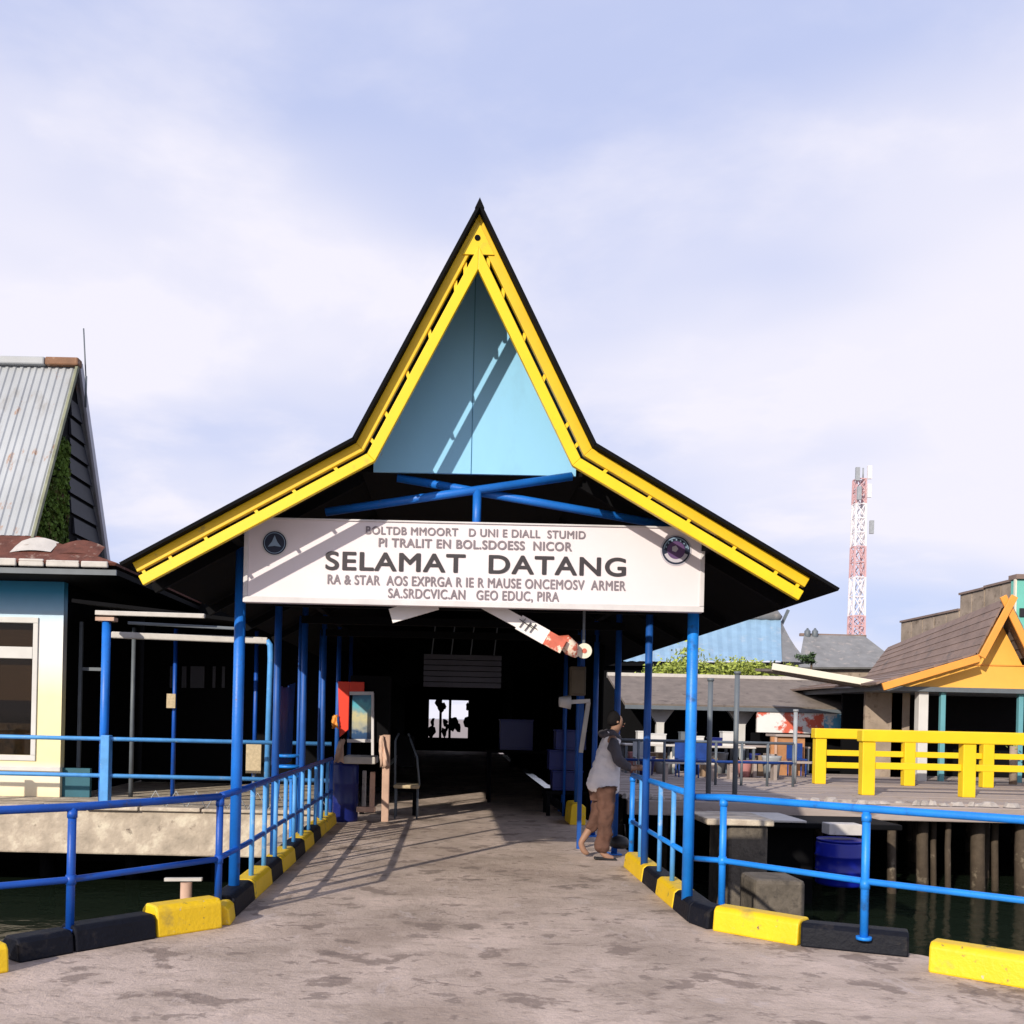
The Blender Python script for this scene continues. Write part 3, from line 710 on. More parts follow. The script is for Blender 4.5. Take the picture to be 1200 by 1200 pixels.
# drooping wire garland under the quay rail
gw = thing('wire_garland', 'thin scalloped wire netting under the quay railing', 'netting')
mb = MB(); pts = []
for k in range(25):
    x_ = -4.9 + k*.125; pts.append((x_, 15.85, .42 - .13*abs(math.sin(k*math.pi/6*1.5)) if k % 2 else .30))
x_ = -4.9
for k in range(9):
    MB().tube([(x_+k*.33, 15.85, .02), (x_+k*.33+.165, 15.85, .30), (x_+k*.33+.33, 15.85, .02)], .010, 6).build('wire', m_grey, gw)
nb = thing('notice_board', 'small framed notice board with patterned paper behind the left entrance post', 'notice board')
q = W(297, 887, 16.9)
MB().box((q.x-.13, 16.9, q.z-.28), (q.x+.13, 16.93, q.z+.26)).build('panel', m_beige, nb); MB().beam((q.x, 16.95, 0), (q.x, 16.95, q.z-.2), .05, .04).build('leg', m_greyd, nb)
tp = thing('tarpaulin', 'dark blue tarpaulin hanging between the left walkway posts', 'tarpaulin')
mb = MB(); vs = []; fs = []; n_ = 16
for i in range(n_+1):
    for j in range(5): vs.append((-2.3 + .03*math.sin(i*1.3+j*.5), 12.6+1.7*i/n_, 2.05 - 1.1*j/4 - .10*math.sin(i/n_*math.pi)))
for i in range(n_):
    for j in range(4): fs.append((i*5+j, i*5+5+j, i*5+6+j, i*5+1+j))
mb.add(vs, fs, True).build('sheet', m_tarp, tp)

# ------------------------------------------------------------------ inside the walkway
iw = thing('stall_row', 'dark boarded stalls lining the left of the walkway interior', 'stalls')
random.seed(21)
def boards(parent, x_, y0, y1, z1):
    y_ = y0
    while y_ < y1:
        MB().box((x_-.02+random.uniform(-.015, .015), y_, 0), (x_+.02, y_+.78, z1)).build('board', m_darkw, parent); y_ += .8
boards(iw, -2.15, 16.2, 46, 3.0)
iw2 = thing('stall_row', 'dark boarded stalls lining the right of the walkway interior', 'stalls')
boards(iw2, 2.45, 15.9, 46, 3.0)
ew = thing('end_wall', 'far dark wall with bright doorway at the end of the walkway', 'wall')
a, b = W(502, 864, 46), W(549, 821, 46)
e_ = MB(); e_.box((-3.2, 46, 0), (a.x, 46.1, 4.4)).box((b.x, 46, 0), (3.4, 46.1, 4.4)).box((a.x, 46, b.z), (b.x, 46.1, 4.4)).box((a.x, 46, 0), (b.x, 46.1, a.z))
e_.build('panel', m_shade, ew)
random.seed(17)
for k in range(16):                 # goods and leaves silhouetted in the opening
    mb = MB(); px_ = random.choice((506, 512, 519, 524, 530, 539, 546)) + random.uniform(-3, 3); q = W(px_, random.choice((824, 828, 846, 852, 858)), 45.6)
    r_ = random.uniform(.10, .24); n_ = 8; cz = q.z
    poly = [(q.x + r_*random.uniform(.4, 1.1)*math.cos(2*math.pi*t/n_), cz + 1.5*r_*random.uniform(.5, 1.2)*math.sin(2*math.pi*t/n_)) for t in range(n_)]
    mb.prism(poly, 45.5+.02*k, 45.515+.02*k).build('hanging_goods', m_shade, ew)
for px_ in (516, 527):
    q = W(px_, 850, 45.8); MB().box((q.x-.06, 45.9, a.z), (q.x+.06, 45.95, b.z)).build('mullion', m_shade, ew)

# hanging board deep inside
hb = thing('hanging_board', 'wide slate grey ribbed board hanging from the walkway ceiling', 'board')
a, b = W(496, 805, 16), W(588, 768, 16)
for k in range(6):
    z_ = a.z + (b.z-a.z)*k/6
    MB().box((a.x, 16, z_+.006), (b.x, 16.03, z_+(b.z-a.z)/6-.006)).build('slat', m_board, hb, bevel=.004)
MB().beam((a.x-.1, 16.02, b.z+.28), (b.x+.1, 16.02, b.z+.30), .03, .03).build('hanger_bar', m_greyd, hb)
for k in (.1, .35, .6, .9): MB().beam((a.x+(b.x-a.x)*k, 16.02, b.z), (a.x+(b.x-a.x)*k+.05, 16.02, 3.1), .02, .02).build('hanger', m_greyd, hb)
# slanting painted boards under the sign
def slant(px0, py0, px1, py1, hpx, D, name, label, m):
    a, b = W(px0, py0, D), W(px1, py1, D); t = thing(name, label, 'banner')
    MB().beam(a, b, .03, hpx/F*D, up=(0, 0, 1)).build('board', m, t); return t, a, b
m_ban = mat('printed banner', (.78, .76, .74), .5, .08, 6, 0, 20)
m_ban2 = mat('printed banner red end', (.55, .13, .08), .5, .3, 14, 0, 20, [((.75, .62, .5), .5, 9, .05)])
slant(458, 722, 512, 706, 17, 8.0, 'banner', 'short white slanting board under the sign, left of centre', m_ban)
t, a, b = slant(566, 706, 608, 729, 14, 8.0, 'banner', 'long white slanting banner with black and red print under the sign', m_ban)
b1, b2, b3 = W(640, 747, 8.0), W(660, 758, 8.0), W(684, 772, 8.0)
MB().beam(b, b1, .03, .125).build('board', m_ban, t); MB().beam(b1, b2, .032, .12).build('red_end', m_ban2, t)
for px_, py_ in ((613, 730), (619, 734), (625, 736)):
    q = W(px_, py_, 7.975); MB().beam((q.x-.03, q.y, q.z-.035), (q.x+.02, q.y, q.z+.035), .004, .02, up=(0, 1, 0)).build('mark', m_ink, t)
    MB().beam((q.x-.03, q.y-.002, q.z+.03), (q.x+.03, q.y-.002, q.z-.01), .004, .016, up=(0, 1, 0)).build('mark', m_ink, t)
q = W(664, 757, 8.1); fb = thing('fish_float', 'red and white float hanging beside the slanting banner', 'float')
MB().tube([q+Vector((-.07, 0, .07)), q+Vector((-.025, 0, .045)), q+Vector((.045, 0, -.025)), q+Vector((.085, 0, -.09))], [.015, .06, .068, .015], 12).build('body', m_ban2, fb)
q = W(684, 763, 8.2); ck = thing('wall_clock', 'round cream wall clock under the walkway roof on the right', 'clock')
MB().tube([q, q+Vector((0, -.04, 0))], .063, 24).build('face', m_cream, ck); MB().tube([q+Vector((0, -.04, 0)), q+Vector((0, -.047, 0))], .02, 16).build('centre', m_ban2, ck)
MB().beam(q+Vector((0, .02, .05)), (q.x, q.y+.02, 2.8), .02, .02).build('hanger', m_greyd, ck)
q0, q1 = W(668, 815, 12), W(687, 781, 12); bx = thing('meter_box', 'brown metal meter box fixed on the right side post', 'box')
MB().box((q0.x, 12, q0.z), (q1.x, 12.15, q1.z)).build('body', mat('brown metal', (.10, .075, .045), .5), bx, bevel=.01)
MB().box((q0.x+.02, 11.985, q0.z+.03), (q1.x-.02, 11.998, q1.z-.05)).build('door', mat('brown metal door', (.13, .10, .06), .5), bx)
MB().beam((q1.x-.02, 12.18, 0), (q1.x-.02, 12.18, 2.8), .05, .05).build('mounting_post', m_inner, bx)
q = W(680, 823, 12.1); lp = thing('wall_lamp', 'white unlit lamp shade on a pale arm right of walkway', 'lamp')
MB().tube([q+Vector((-.26, 0, .0)), q+Vector((-.12, 0, .0))], [.06, .09], 16).build('shade', m_white, lp)
MB().beam(q+Vector((-.12, 0, .0)), q+Vector((.12, 0, .02)), .03, .05).build('arm', m_white, lp); MB().beam(q+Vector((.10, 0, 0)), q+Vector((.02, 0, -.62)), .05, .05).build('stem', m_guttr, lp)
# stacked blue crates on the right
def crate(label, x_, y_, z_, s=(.5, .4, .3), m=m_drumd):
    t = thing('crate', label, 'crate', 'blue crates inside the walkway')
    X, Y, Z = s; wt = .02
    MB().box((x_, y_, z_), (x_+X, y_+Y, z_+.03)).build('bottom', m, t)
    for (a_, b_) in (((x_, y_, z_+.031), (x_+X, y_+wt, z_+Z)), ((x_, y_+Y-wt, z_+.031), (x_+X, y_+Y, z_+Z)), ((x_, y_+wt+.001, z_+.031), (x_+wt, y_+Y-wt-.001, z_+Z)), ((x_+X-wt, y_+wt+.001, z_+.031), (x_+X, y_+Y-wt-.001, z_+Z))):
        MB().box(a_, b_).build('side', m, t, bevel=.005)
    MB().box((x_-.012, y_-.012, z_+Z), (x_+X+.012, y_+Y+.012, z_+Z+.03)).build('rim', m, t, bevel=.006)
crate('lowest blue crate stacked at right inside the walkway', 1.72, 16.3, .42)
crate('middle blue crate of the right interior stack', 1.66, 16.32, .76)
crate('top blue crate of the right interior stack', 1.76, 16.28, 1.10)
crate('blue crate farther inside, left of the stack', .95, 18.6, 1.0, (.62, .5, .55))
tb = thing('table', 'low dark table carrying blue crates inside the walkway', 'table')
MB().box((.7, 18.5, .94), (2.3, 19.3, .99)).build('tabletop', m_darkw, tb)
for x_, y_ in ((.76, 18.56), (2.24, 18.56), (.76, 19.24), (2.24, 19.24)): MB().box((x_-.03, y_-.03, 0), (x_+.03, y_+.03, .94)).build('leg', m_darkw, tb)
tb = thing('bench', 'low dark bench under the right interior crate stack', 'bench')
MB().box((1.6, 16.2, .36), (2.35, 16.85, .41)).build('seat', m_darkw, tb)
for x_, y_ in ((1.65, 16.25), (2.3, 16.25), (1.65, 16.8), (2.3, 16.8)): MB().box((x_-.03, y_-.03, 0), (x_+.03, y_+.03, .36)).build('leg', m_darkw, tb)

# blue drum on the left
def drum(name, label, x_, y_, z_, r, hgt, m):
    t = thing(name, label, 'drum'); prof = [(r*.96, 0), (r, .03), (r, hgt*.3), (r*1.04, hgt*.33), (r, hgt*.36), (r, hgt*.64), (r*1.04, hgt*.67), (r, hgt*.7), (r, hgt-.03), (r*.94, hgt)]
    MB().tube([(x_, y_, z_+z) for _, z in prof], [q_ for q_, _ in prof], 28).build('barrel', m, t)
    MB().tube([(x_, y_, z_+hgt-.002), (x_, y_, z_+hgt+.03)], r*.98, 28).build('lid', m, t); return t
drum('drum', 'dark blue plastic drum beside the vendor cart', -1.56, 14.75, 0, .20, .86, m_drumd)
# vendor cart
ct = thing('vendor_cart', 'wooden vendor cart with red side and glass display', 'cart')
CY = 14.5
def cpx(px, py, D=CY): return W(px, py, D)
def leg(px, py0, py1, wd=.11, dy=0, m=m_wood):
    a_, b_ = cpx(px, py0), cpx(px, py1); b_.x = a_.x; MB().beam((a_.x, CY+dy, max(.02, a_.z)), (b_.x, CY+dy, b_.z), wd, .08, up=(0, 1, 0)).build('leg', m, ct, bevel=.01)
leg(451, 963, 861); leg(435, 951, 905, .075, .12); leg(423, 951, 905, .06, .45, m_guttr)
a, b = cpx(417, 949), cpx(441, 945)
MB().beam((a.x, CY+.1, a.z), (b.x-.02, CY+.1, a.z), .07, .08).build('foot_rail', m_wood, ct, bevel=.01)
a, b = cpx(402, 894), cpx(440, 887)
MB().box((a.x, CY-.02, a.z-.01), (b.x, CY+.6, b.z)).build('counter', m_guttr, ct, bevel=.015)
# red side board, in an inverted L round the display
m_cart = m_red
a, b = cpx(395, 864), cpx(410, 799)
MB().add([(a.x+.04, CY-.05, a.z), (b.x, CY-.05, a.z+.12), (b.x, CY-.05, b.z), (a.x, CY-.05, b.z), (a.x+.04, CY+.0, a.z), (b.x, CY, a.z+.12), (b.x, CY, b.z), (a.x, CY, b.z)],
    [(0, 1, 2, 3), (7, 6, 5, 4), (0, 4, 5, 1), (1, 5, 6, 2), (2, 6, 7, 3), (3, 7, 4, 0)]).build('red_side', m_red, ct, bevel=.006)
c = cpx(427, 812)
MB().box((b.x+.002, CY-.05, c.z), (c.x, CY, b.z)).build('red_header', m_red, ct, bevel=.006)
c1, c2 = cpx(409, 868), cpx(442, 812)
MB().box((c1.x, CY+.002, c1.z-.02), (c2.x+.18, CY+.5, c2.z+.25)).build('cabinet', m_shade, ct)
for (p_, q_) in (((407, 868), (438, 868)), ((437, 885), (437, 812)), ((410, 812.5), (438, 812.5))):
    a_, b_ = cpx(*p_), cpx(*q_)
    MB().beam((a_.x, CY-.035, a_.z), (b_.x, CY-.035, b_.z), .05 if p_[0] != 437 else .04, .045 if p_[0] != 437 else .07, up=(0, 1, 0)).build('display_frame', m_frame, ct, bevel=.005)
def poster_mat():
    m = mat('display picture', (1, 1, 1), .25, .0, 3, object_space=False); t = m.node_tree; n = t.nodes; l = t.links; bs = n['Principled BSDF']
    g = n.new('ShaderNodeNewGeometry'); s = n.new('ShaderNodeSeparateXYZ'); l.new(g.outputs['Position'], s.inputs[0])
    nz = n.new('ShaderNodeTexNoise'); nz.inputs['Scale'].default_value = 8; l.new(g.outputs['Position'], nz.inputs['Vector'])
    ma = n.new('ShaderNodeMath'); ma.operation = 'MULTIPLY_ADD'; l.new(nz.outputs['Fac'], ma.inputs[0]); ma.inputs[1].default_value = .35; l.new(s.outputs['Z'], ma.inputs[2])
    r = n.new('ShaderNodeMapRange'); l.new(ma.outputs[0], r.inputs[0]); r.inputs[1].default_value = c1.z+.17; r.inputs[2].default_value = c2.z+.17
    cr = n.new('ShaderNodeValToRGB'); l.new(r.outputs[0], cr.inputs[0]); e = cr.color_ramp.elements
    e[0].color = (.02, .05, .12, 1); e[1].color = (.04, .14, .22, 1)
    for p_, cc in ((.2, (.03, .08, .18)), (.3, (.35, .36, .30)), (.48, (.55, .50, .28)), (.6, (.22, .36, .38)), (.75, (.10, .42, .50)), (.86, (.05, .22, .34))):
        k = e.new(p_); k.color = (*cc, 1)
    l.new(cr.outputs[0], bs.inputs['Base Color']); return m
MB().box((c1.x+.04, CY-.022, c1.z+.03), (c2.x-.08, CY-.012, c2.z-.03)).build('display_picture', poster_mat(), ct)
a = cpx(399, 846); cl = thing('cloth', 'crumpled orange cloth hanging on the cart corner', 'cloth')
random.seed(4)
def rag(parent, name, p0, p1, w0, w1, m, nn_=7, dy=-.09):
    vs = []; fs = []
    for i in range(nn_):
        t_ = i/(nn_-1); c_ = p0.lerp(p1, t_); w_ = w0+(w1-w0)*t_
        for j in range(5):
            s_ = j/4-.5; vs.append((c_.x+w_*s_*(1+.15*math.sin(i*2.1)), c_.y+dy+.03*math.sin(j*2+i), c_.z+.02*math.sin(j*3+i)))
    for i in range(nn_-1):
        for j in range(4): fs.append((5*i+j, 5*i+5+j, 5*i+6+j, 5*i+1+j))
    o = MB().add(vs, fs, True).build(name, m, parent); sd = o.modifiers.new('thick', 'SOLIDIFY'); sd.thickness = .02; return o
rag(cl, 'fold', cpx(394, 838), cpx(393, 853), .06, .09, m_orange)
m_pinkc = mat('pale peach cloth', (.62, .42, .32), .8, .25, 8)
cl2 = thing('cloth', 'pale peach cloth draped over the cart counter end', 'cloth'); rag(cl2, 'fold', cpx(402, 866), cpx(397, 893), .06, .15, m_pinkc)
cl3 = thing('cloth', 'pinkish towel hanging on right cart upright', 'cloth'); rag(cl3, 'fold', cpx(447, 862), cpx(451, 898), .05, .13, m_pinkc, dy=-.08)
MB().beam((cpx(449, 0).x, CY+.02, 1.2), (cpx(449, 0).x, CY+.02, 2.0), .05, .05, up=(0, 1, 0)).build('upright', m_darkw, ct)
# dark chair
ch = thing('chair', 'dark metal chair with a pale seat right of the vendor cart', 'chair')
cx0, cx1, cyy = -.86, -.46, 15.2
sz = .47
MB().box((cx0, cyy, sz), (cx1, cyy+.42, sz+.06)).build('seat', m_beige, ch, bevel=.02)
for x_, y_ in ((cx0+.03, cyy+.03), (cx1-.03, cyy+.03), (cx0+.03, cyy+.39), (cx1-.03, cyy+.39)): MB().tube([(x_, y_, 0), (x_, y_, sz)], .014, 8).build('leg', m_greyd, ch)
MB().tube([(cx0+.02, cyy+.1, sz+.05), (cx0-.0, cyy+.25, 1.2), (cx0+.05, cyy+.3, 1.32)], .016, 8).build('back_frame', m_greyd, ch)
MB().tube([(cx1, cyy+.1, sz+.05), (cx1-.05, cyy+.2, .95), (cx1-.20, cyy+.3, 1.32)], .016, 8).build('back_frame', m_greyd, ch)
MB().box((cx0+.03, cyy+.27, .8), (cx1-.1, cyy+.30, 1.28)).build('backrest', m_darkw, ch, bevel=.02)
bg_ = thing('pipe_bench', 'low dark bench beside the chair at the left walkway edge', 'bench')
MB().box((-1.45, 15.7, .38), (-.5, 16.0, .43)).build('seat', m_darkw, bg_)
for x_ in (-1.4, -.55): MB().box((x_-.03, 15.75, 0), (x_+.03, 15.95, .38)).build('leg', m_darkw, bg_)
# blue plastic stools stacked by the left rail
st = thing('stool_stack', 'bright blue plastic stools stacked beside the left railing', 'stools')
for k in range(3):
    z_ = .62 + k*.13
    MB().tube([(-1.98, 12.1, z_+.18), (-1.98, 12.1, z_+.21)], .15, 16).build('seat', m_railR, st)
for k in range(4):
    t_ = k*math.pi/2+.4; MB().beam((-1.98+.17*math.cos(t_), 12.1+.17*math.sin(t_), -.0), (-1.98+.12*math.cos(t_), 12.1+.12*math.sin(t_), .8), .04, .03).build('leg', m_railR, st)
MB().box((-2.2, 11.8, -.3), (-1.905, 14.6, -.002)).build('quay_step', m_conc, kind='structure')

# ------------------------------------------------------------------ person leaning at the right
P = Vector((1.74, 11.35, 0))
pe = thing('person', 'person in a white top and brown trousers leaning by the right railing', 'person', loc=P)
pe.rotation_euler = (0, R(3.5), 0)
# skeleton: facing +x, a little away from the camera
V = [(0, 0, .92), (0.01, 0, 1.08), (0.02, 0, 1.26), (.035, 0, 1.40), (.06, 0, 1.47), (.085, -.01, 1.53), (.09, -.01, 1.60), (.075, -.01, 1.68),     # pelvis..head 0-7
     (.045, .17, 1.38), (.10, .23, 1.16), (.28, .16, 1.07), (.36, .12, 1.08),        # far arm 8-11
     (.045, -.17, 1.38), (.10, -.22, 1.15), (.27, -.15, 1.07), (.35, -.12, 1.09),     # near arm 12-15
     (.01, -.09, .86), (.04, -.10, .48), (.02, -.10, .09), (.10, -.10, .035), (.17, -.10, .03),      # near leg 16-20
     (-.01, .09, .86), (-.02, .10, .49), (-.20, .10, .15), (-.15, .10, .05), (-.09, .10, .03)]     # far leg, trailing 21-25
E = [(0, 1), (1, 2), (2, 3), (3, 4), (4, 5), (5, 6), (6, 7), (3, 8), (8, 9), (9, 10), (10, 11), (3, 12), (12, 13), (13, 14), (14, 15),
     (0, 16), (16, 17), (17, 18), (18, 19), (19, 20), (0, 21), (21, 22), (22, 23), (23, 24), (24, 25)]
Rr = [(.09, .11), (.07, .09), (.08, .10), (.07, .09), .050, .060, .085, .055, .040, .040, .033, .026, .040, .040, .033, .026,
      .085, .058, .038, .04, .025, .085, .058, .038, .04, .025]
skin('body', V, E, Rr, m_skin, pe)
for sgn, base in ((1, Vector(V[11])), (-1, Vector(V[15]))):       # hands: palm and five fingers resting on the rail
    mb = MB(); mb.tube([base+Vector((-.02, 0, .0)), base+Vector((.03, 0, .004)), base+Vector((.065, 0, -.004))], [.026, .036, .030], 10).build('palm', m_skin, pe)
    for k, (off, ln) in enumerate(((-.027, .052), (-.009, .064), (.009, .060), (.027, .046))):
        b0 = base + Vector((.06, off, 0)); skin('finger', [b0, b0+Vector((ln*.5, 0, -.008)), b0+Vector((ln*.85, 0, -.035))], [(0, 1), (1, 2)], [.009, .0085, .007], m_skin, pe, 1)
    b0 = base + Vector((.01, -sgn*.03, 0)); skin('thumb', [b0, b0+Vector((.03, -sgn*.018, -.006)), b0+Vector((.055, -sgn*.018, -.015))], [(0, 1), (1, 2)], [.011, .010, .008], m_skin, pe, 1)
skin('top', [(-.02, 0, .72), (0, 0, .92), (.01, 0, 1.08), (.02, 0, 1.26), (.035, 0, 1.38), (.05, 0, 1.43), (.045, .13, 1.385), (.045, -.13, 1.385)],
     [(0, 1), (1, 2), (2, 3), (3, 4), (4, 5), (4, 6), (4, 7)], [(.19, .22), (.175, .20), (.155, .175), (.15, .18), (.13, .155), .085, .10, .10], m_shirt, pe)
for sgn in (1, -1):
    skin('sleeve', [(.03, sgn*.115, 1.405), (.06, sgn*.20, 1.28), (.10, sgn*.225, 1.155), (.19, sgn*.19, 1.11), (.27, sgn*.155, 1.072)],
         [(0, 1), (1, 2), (2, 3), (3, 4)], [.085, .078, .062, .054, .047], m_sleeve, pe)
skin('scarf', [(-.06, -.06, 1.44), (.0, -.10, 1.47), (.09, -.08, 1.44), (.12, 0, 1.40), (.09, .08, 1.44), (.0, .10, 1.47), (-.06, .06, 1.44)],
     [(0, 1), (1, 2), (2, 3), (3, 4), (4, 5), (5, 6), (6, 0)], [.045]*7, m_sleeve, pe)
skin('trousers', [(0, 0, .90), (.01, -.09, .80), (.04, -.10, .48), (.02, -.10, .07), (-.01, .09, .80), (-.02, .10, .49), (-.12, .10, .30)],
     [(0, 1), (1, 2), (2, 3), (0, 4), (4, 5), (5, 6)], [(.15, .17), .115, .092, .088, .115, .088, .08], m_trous, pe)
skin('hair', [(.055, -.01, 1.53), (.05, -.01, 1.60), (.058, -.01, 1.665), (.10, -.01, 1.69)], [(0, 1), (1, 2), (2, 3)], [.075, .098, .094, .065], m_hair, pe)
skin('nose', [(.165, -.01, 1.585), (.185, -.01, 1.575)], [(0, 1)], [.012, .012], m_skin, pe, 1)
for sgn in (1, -1):
    MB().tube([(.150, -.01+sgn*.032, 1.60), (.160, -.01+sgn*.032, 1.60)], .009, 8).build('eye', m_hair, pe)
    skin('ear', [(.085, -.01+sgn*.082, 1.605), (.08, -.01+sgn*.088, 1.575)], [(0, 1)], [.016, .012], m_skin, pe, 1)
MB().box((.155, -.03, 1.545), (.166, .01, 1.552)).build('mouth', mat('lips', (.25, .08, .07), .5), pe)
for (p_, rot) in (((.09, -.10, .02), 0),):
    MB().box((-.06, -.145, 0.0), (.20, -.055, .03)).build('shoe', m_shoe, pe, bevel=.012)
tex = bpy.data.textures.new('cloth folds', 'CLOUDS'); tex.noise_scale = .09; tex.noise_depth = 1
for ch_ in pe.children:
    if ch_.name.split('.')[0] in ('top', 'trousers', 'sleeve', 'scarf'):
        ch_.modifiers['subsurf'].levels = 3; ch_.modifiers['subsurf'].render_levels = 3
        d_ = ch_.modifiers.new('folds', 'DISPLACE'); d_.texture = tex; d_.strength = .05; d_.mid_level = .5; d_.texture_coords = 'LOCAL'
bgk = thing('bag', 'round dark bag on the deck at the feet of the person', 'bag')
q = G(727, 1003)
skin('bag_body', [(q.x, q.y+.12, .06), (q.x, q.y+.12, .15), (q.x+.02, q.y+.12, .24)], [(0, 1), (1, 2)], [.12, .16, .08], m_shoe, bgk)
MB().tube([(q.x-.05, q.y+.12, .24), (q.x-.02, q.y+.12, .36), (q.x+.06, q.y+.12, .36), (q.x+.08, q.y+.12, .22)], .01, 6).build('handle', m_shoe, bgk)

# ------------------------------------------------------------------ right jetty
DZ = .27
jy = thing('jetty', 'weathered plank jetty on piles across the water on the right', 'jetty')
random.seed(9); mb = MB()
y_ = 17.2
while y_ < 27:
    wd = .24
    xs_ = [3.1, 8.2 + random.uniform(-1, 1), 13.5+random.uniform(-1, 1), 24]
    for a_, b_ in zip(xs_[:-1], xs_[1:]):
        mb.box((a_+.01, y_, DZ-.06), (b_-.01, y_+wd-.02, DZ + random.uniform(-.008, .008)))
    y_ += wd
mb.build('planks', m_plank, jy, kind='stuff')
MB().box((3.1, 17.02, DZ-.30), (24, 17.18, DZ-.04)).build('edge_beam', m_plank, jy, bevel=.02)
random.seed(13)
def chunk(mb, c, sx, sy, sz):
    rz = random.uniform(0, 3.1); vs = []
    for dz in (0, 1):
        for k in range(6):
            t = rz + k*math.pi/3; q = random.uniform(.7, 1.15)*(1 - .35*dz)
            vs.append((c[0]+sx*math.cos(t)*q, c[1]+sy*math.sin(t)*q, c[2]+sz*(dz*random.uniform(.6, 1.1))))
    mb.add(vs, [tuple(range(6)), tuple(range(6, 12))] + [(k, (k+1) % 6, (k+1) % 6+6, k+6) for k in range(6)])
x_ = 3.1
m_rub = mat('broken mortar rubble', (.40, .36, .33), .9, .35, 6, .5, 20)
while x_ < 22:                      # broken mortar rubble along the edge
    r_ = random.uniform(.05, .17); mb = MB(); chunk(mb, (x_, 17.16+random.uniform(-.05, .12), DZ-.03), r_*1.2, r_*.7, random.uniform(.05, .10)); mb.build('rubble', m_rub, jy)
    x_ += r_*1.6 + random.uniform(-.02, .12)
for k, (px_, rr) in enumerate(((1045, .075), (1081, .10), (1094, .05), (1111, .05), (1146, .12), (1166, .06), (1198, .12), (1010, .06), (985, .08), (925, .09), (905, .06), (870, .09), (840, .08))):
    q = W(px_, 1000, 17.4 + (k % 3)*.25)
    MB().tube([(q.x+.03, q.y, WZ-.6), (q.x-.01, q.y, -.5), (q.x, q.y, DZ-.06)], [rr*1.1, rr, rr*.9], 10).build('pile', m_pile, jy)
for Y in (19.5, 21.5, 23.5, 25.5):
    for k in range(9):
        x_ = 4 + k*2.1 + random.uniform(-.4, .4); MB().tube([(x_, Y, WZ-.6), (x_, Y, DZ-.06)], .1, 8).build('pile', m_pile, jy)
MB().box((2.9, 27.0, -1.6), (26, 27.3, DZ-.07)).build('bank_wall', m_shade, jy)
# stone footings
sb = thing('stone_pier', 'rough stone pier footing rising from the water behind the right railing', 'pier')
a, b = W(852, 1066, 14.5), W(901, 968, 14.5)
MB().box((a.x, 14.5, WZ-.5), (b.x, 15.6, b.z)).build('stone', m_stone, sb, bevel=.05)
MB().box((a.x-.35, 14.4, b.z+.002), (b.x+.05, 15.6, b.z+.1)).build('cap', m_conc, sb, bevel=.02)
a, b = W(884, 1080, 12.6), W(945, 1032, 12.6)
MB().box((a.x, 12.6, WZ-.5), (b.x, 13.3, b.z)).build('stone', m_stone, sb, bevel=.06)
pt = thing('floating_pontoon', 'low dark pontoon with pale rim moored under the jetty', 'pontoon')
a, b = W(880, 958, 16), W(1045, 957, 16)
MB().box((a.x, 15.6, a.z-.12), (b.x, 16.9, a.z-.03)).build('platform', m_shade, pt, bevel=.02); MB().box((a.x-.5, 15.55, a.z-.028), (a.x+.75, 16.9, a.z+.01)).build('rim', m_guttr, pt, bevel=.01)
MB().box((a.x+.3, 16.2, WZ-.5), (a.x+1.1, 16.8, a.z-.13)).build('support', m_shade, pt)
drum('drum', 'bright blue plastic drum floating below the right jetty', W(985, 1000, 15).x, 15, W(985, 1036, 15).z, .36, .66, m_drum)
a, b = W(970, 978, 14.9), W(1009, 966, 14.9)
cr = thing('pale_board', 'pale board lying on top of the bright blue drum', 'board')
MB().box((a.x, 14.85, a.z), (b.x, 15.15, b.z)).build('board', m_guttr, cr, bevel=.01)
# yellow fences on the jetty
def yfence(label, D, xs, z0, ztop, mids):
    t = thing('fence', label, 'fence', 'yellow fences on the jetty')
    for x_ in xs: MB().box((x_-.125, D-.1, z0), (x_+.125, D+.1, ztop-.12)).build('post', m_yfence, t, bevel=.015)
    MB().box((xs[0]-.16, D-.14, ztop-.118), (xs[-1]+.14, D+.12, ztop+.11)).build('top_rail', m_yfence, t, bevel=.02)
    for a_, b_ in zip(xs[:-1], xs[1:]):
        for z_ in mids: MB().box((a_+.127, D-.05, z_-.065), (b_-.127, D+.05, z_+.065)).build('mid_rail', m_yfence, t, bevel=.01)
yfence('thick yellow fence at near edge of right jetty', 19, [8.08, 10.02, 11.97, 13.9, 15.8, 17.8], DZ, 1.42, [.84])
yfence('yellow fence on the far edge of right jetty', 22.3, [8.40, 10.42, 12.2, 14.2, 16.2, 18.2], DZ, 1.42, [.98, .70])

# poles standing between the walkway and the jetty
for px_, py0, py1, D, m, lb in ((830, 925, 798, 17.6, m_greyd, 'leftmost thin grey pole standing right of the walkway post'), (861, 928, 790, 17.6, m_greyd, 'taller thin grey pole between walkway and market'), (931, 905, 834, 22, m_grey, 'short pale pole in front of the mural wall')):
    a, b = W(px_, py0, D), W(px_, py1, D); t = thing('pole', lb, 'pole')
    MB().tube([(a.x, D, DZ-.02), (a.x, D, b.z)], .045, 10).build('shaft', m, t); MB().tube([(a.x, D, b.z), (a.x, D, b.z+.05)], .06, 10).build('cap', m, t)

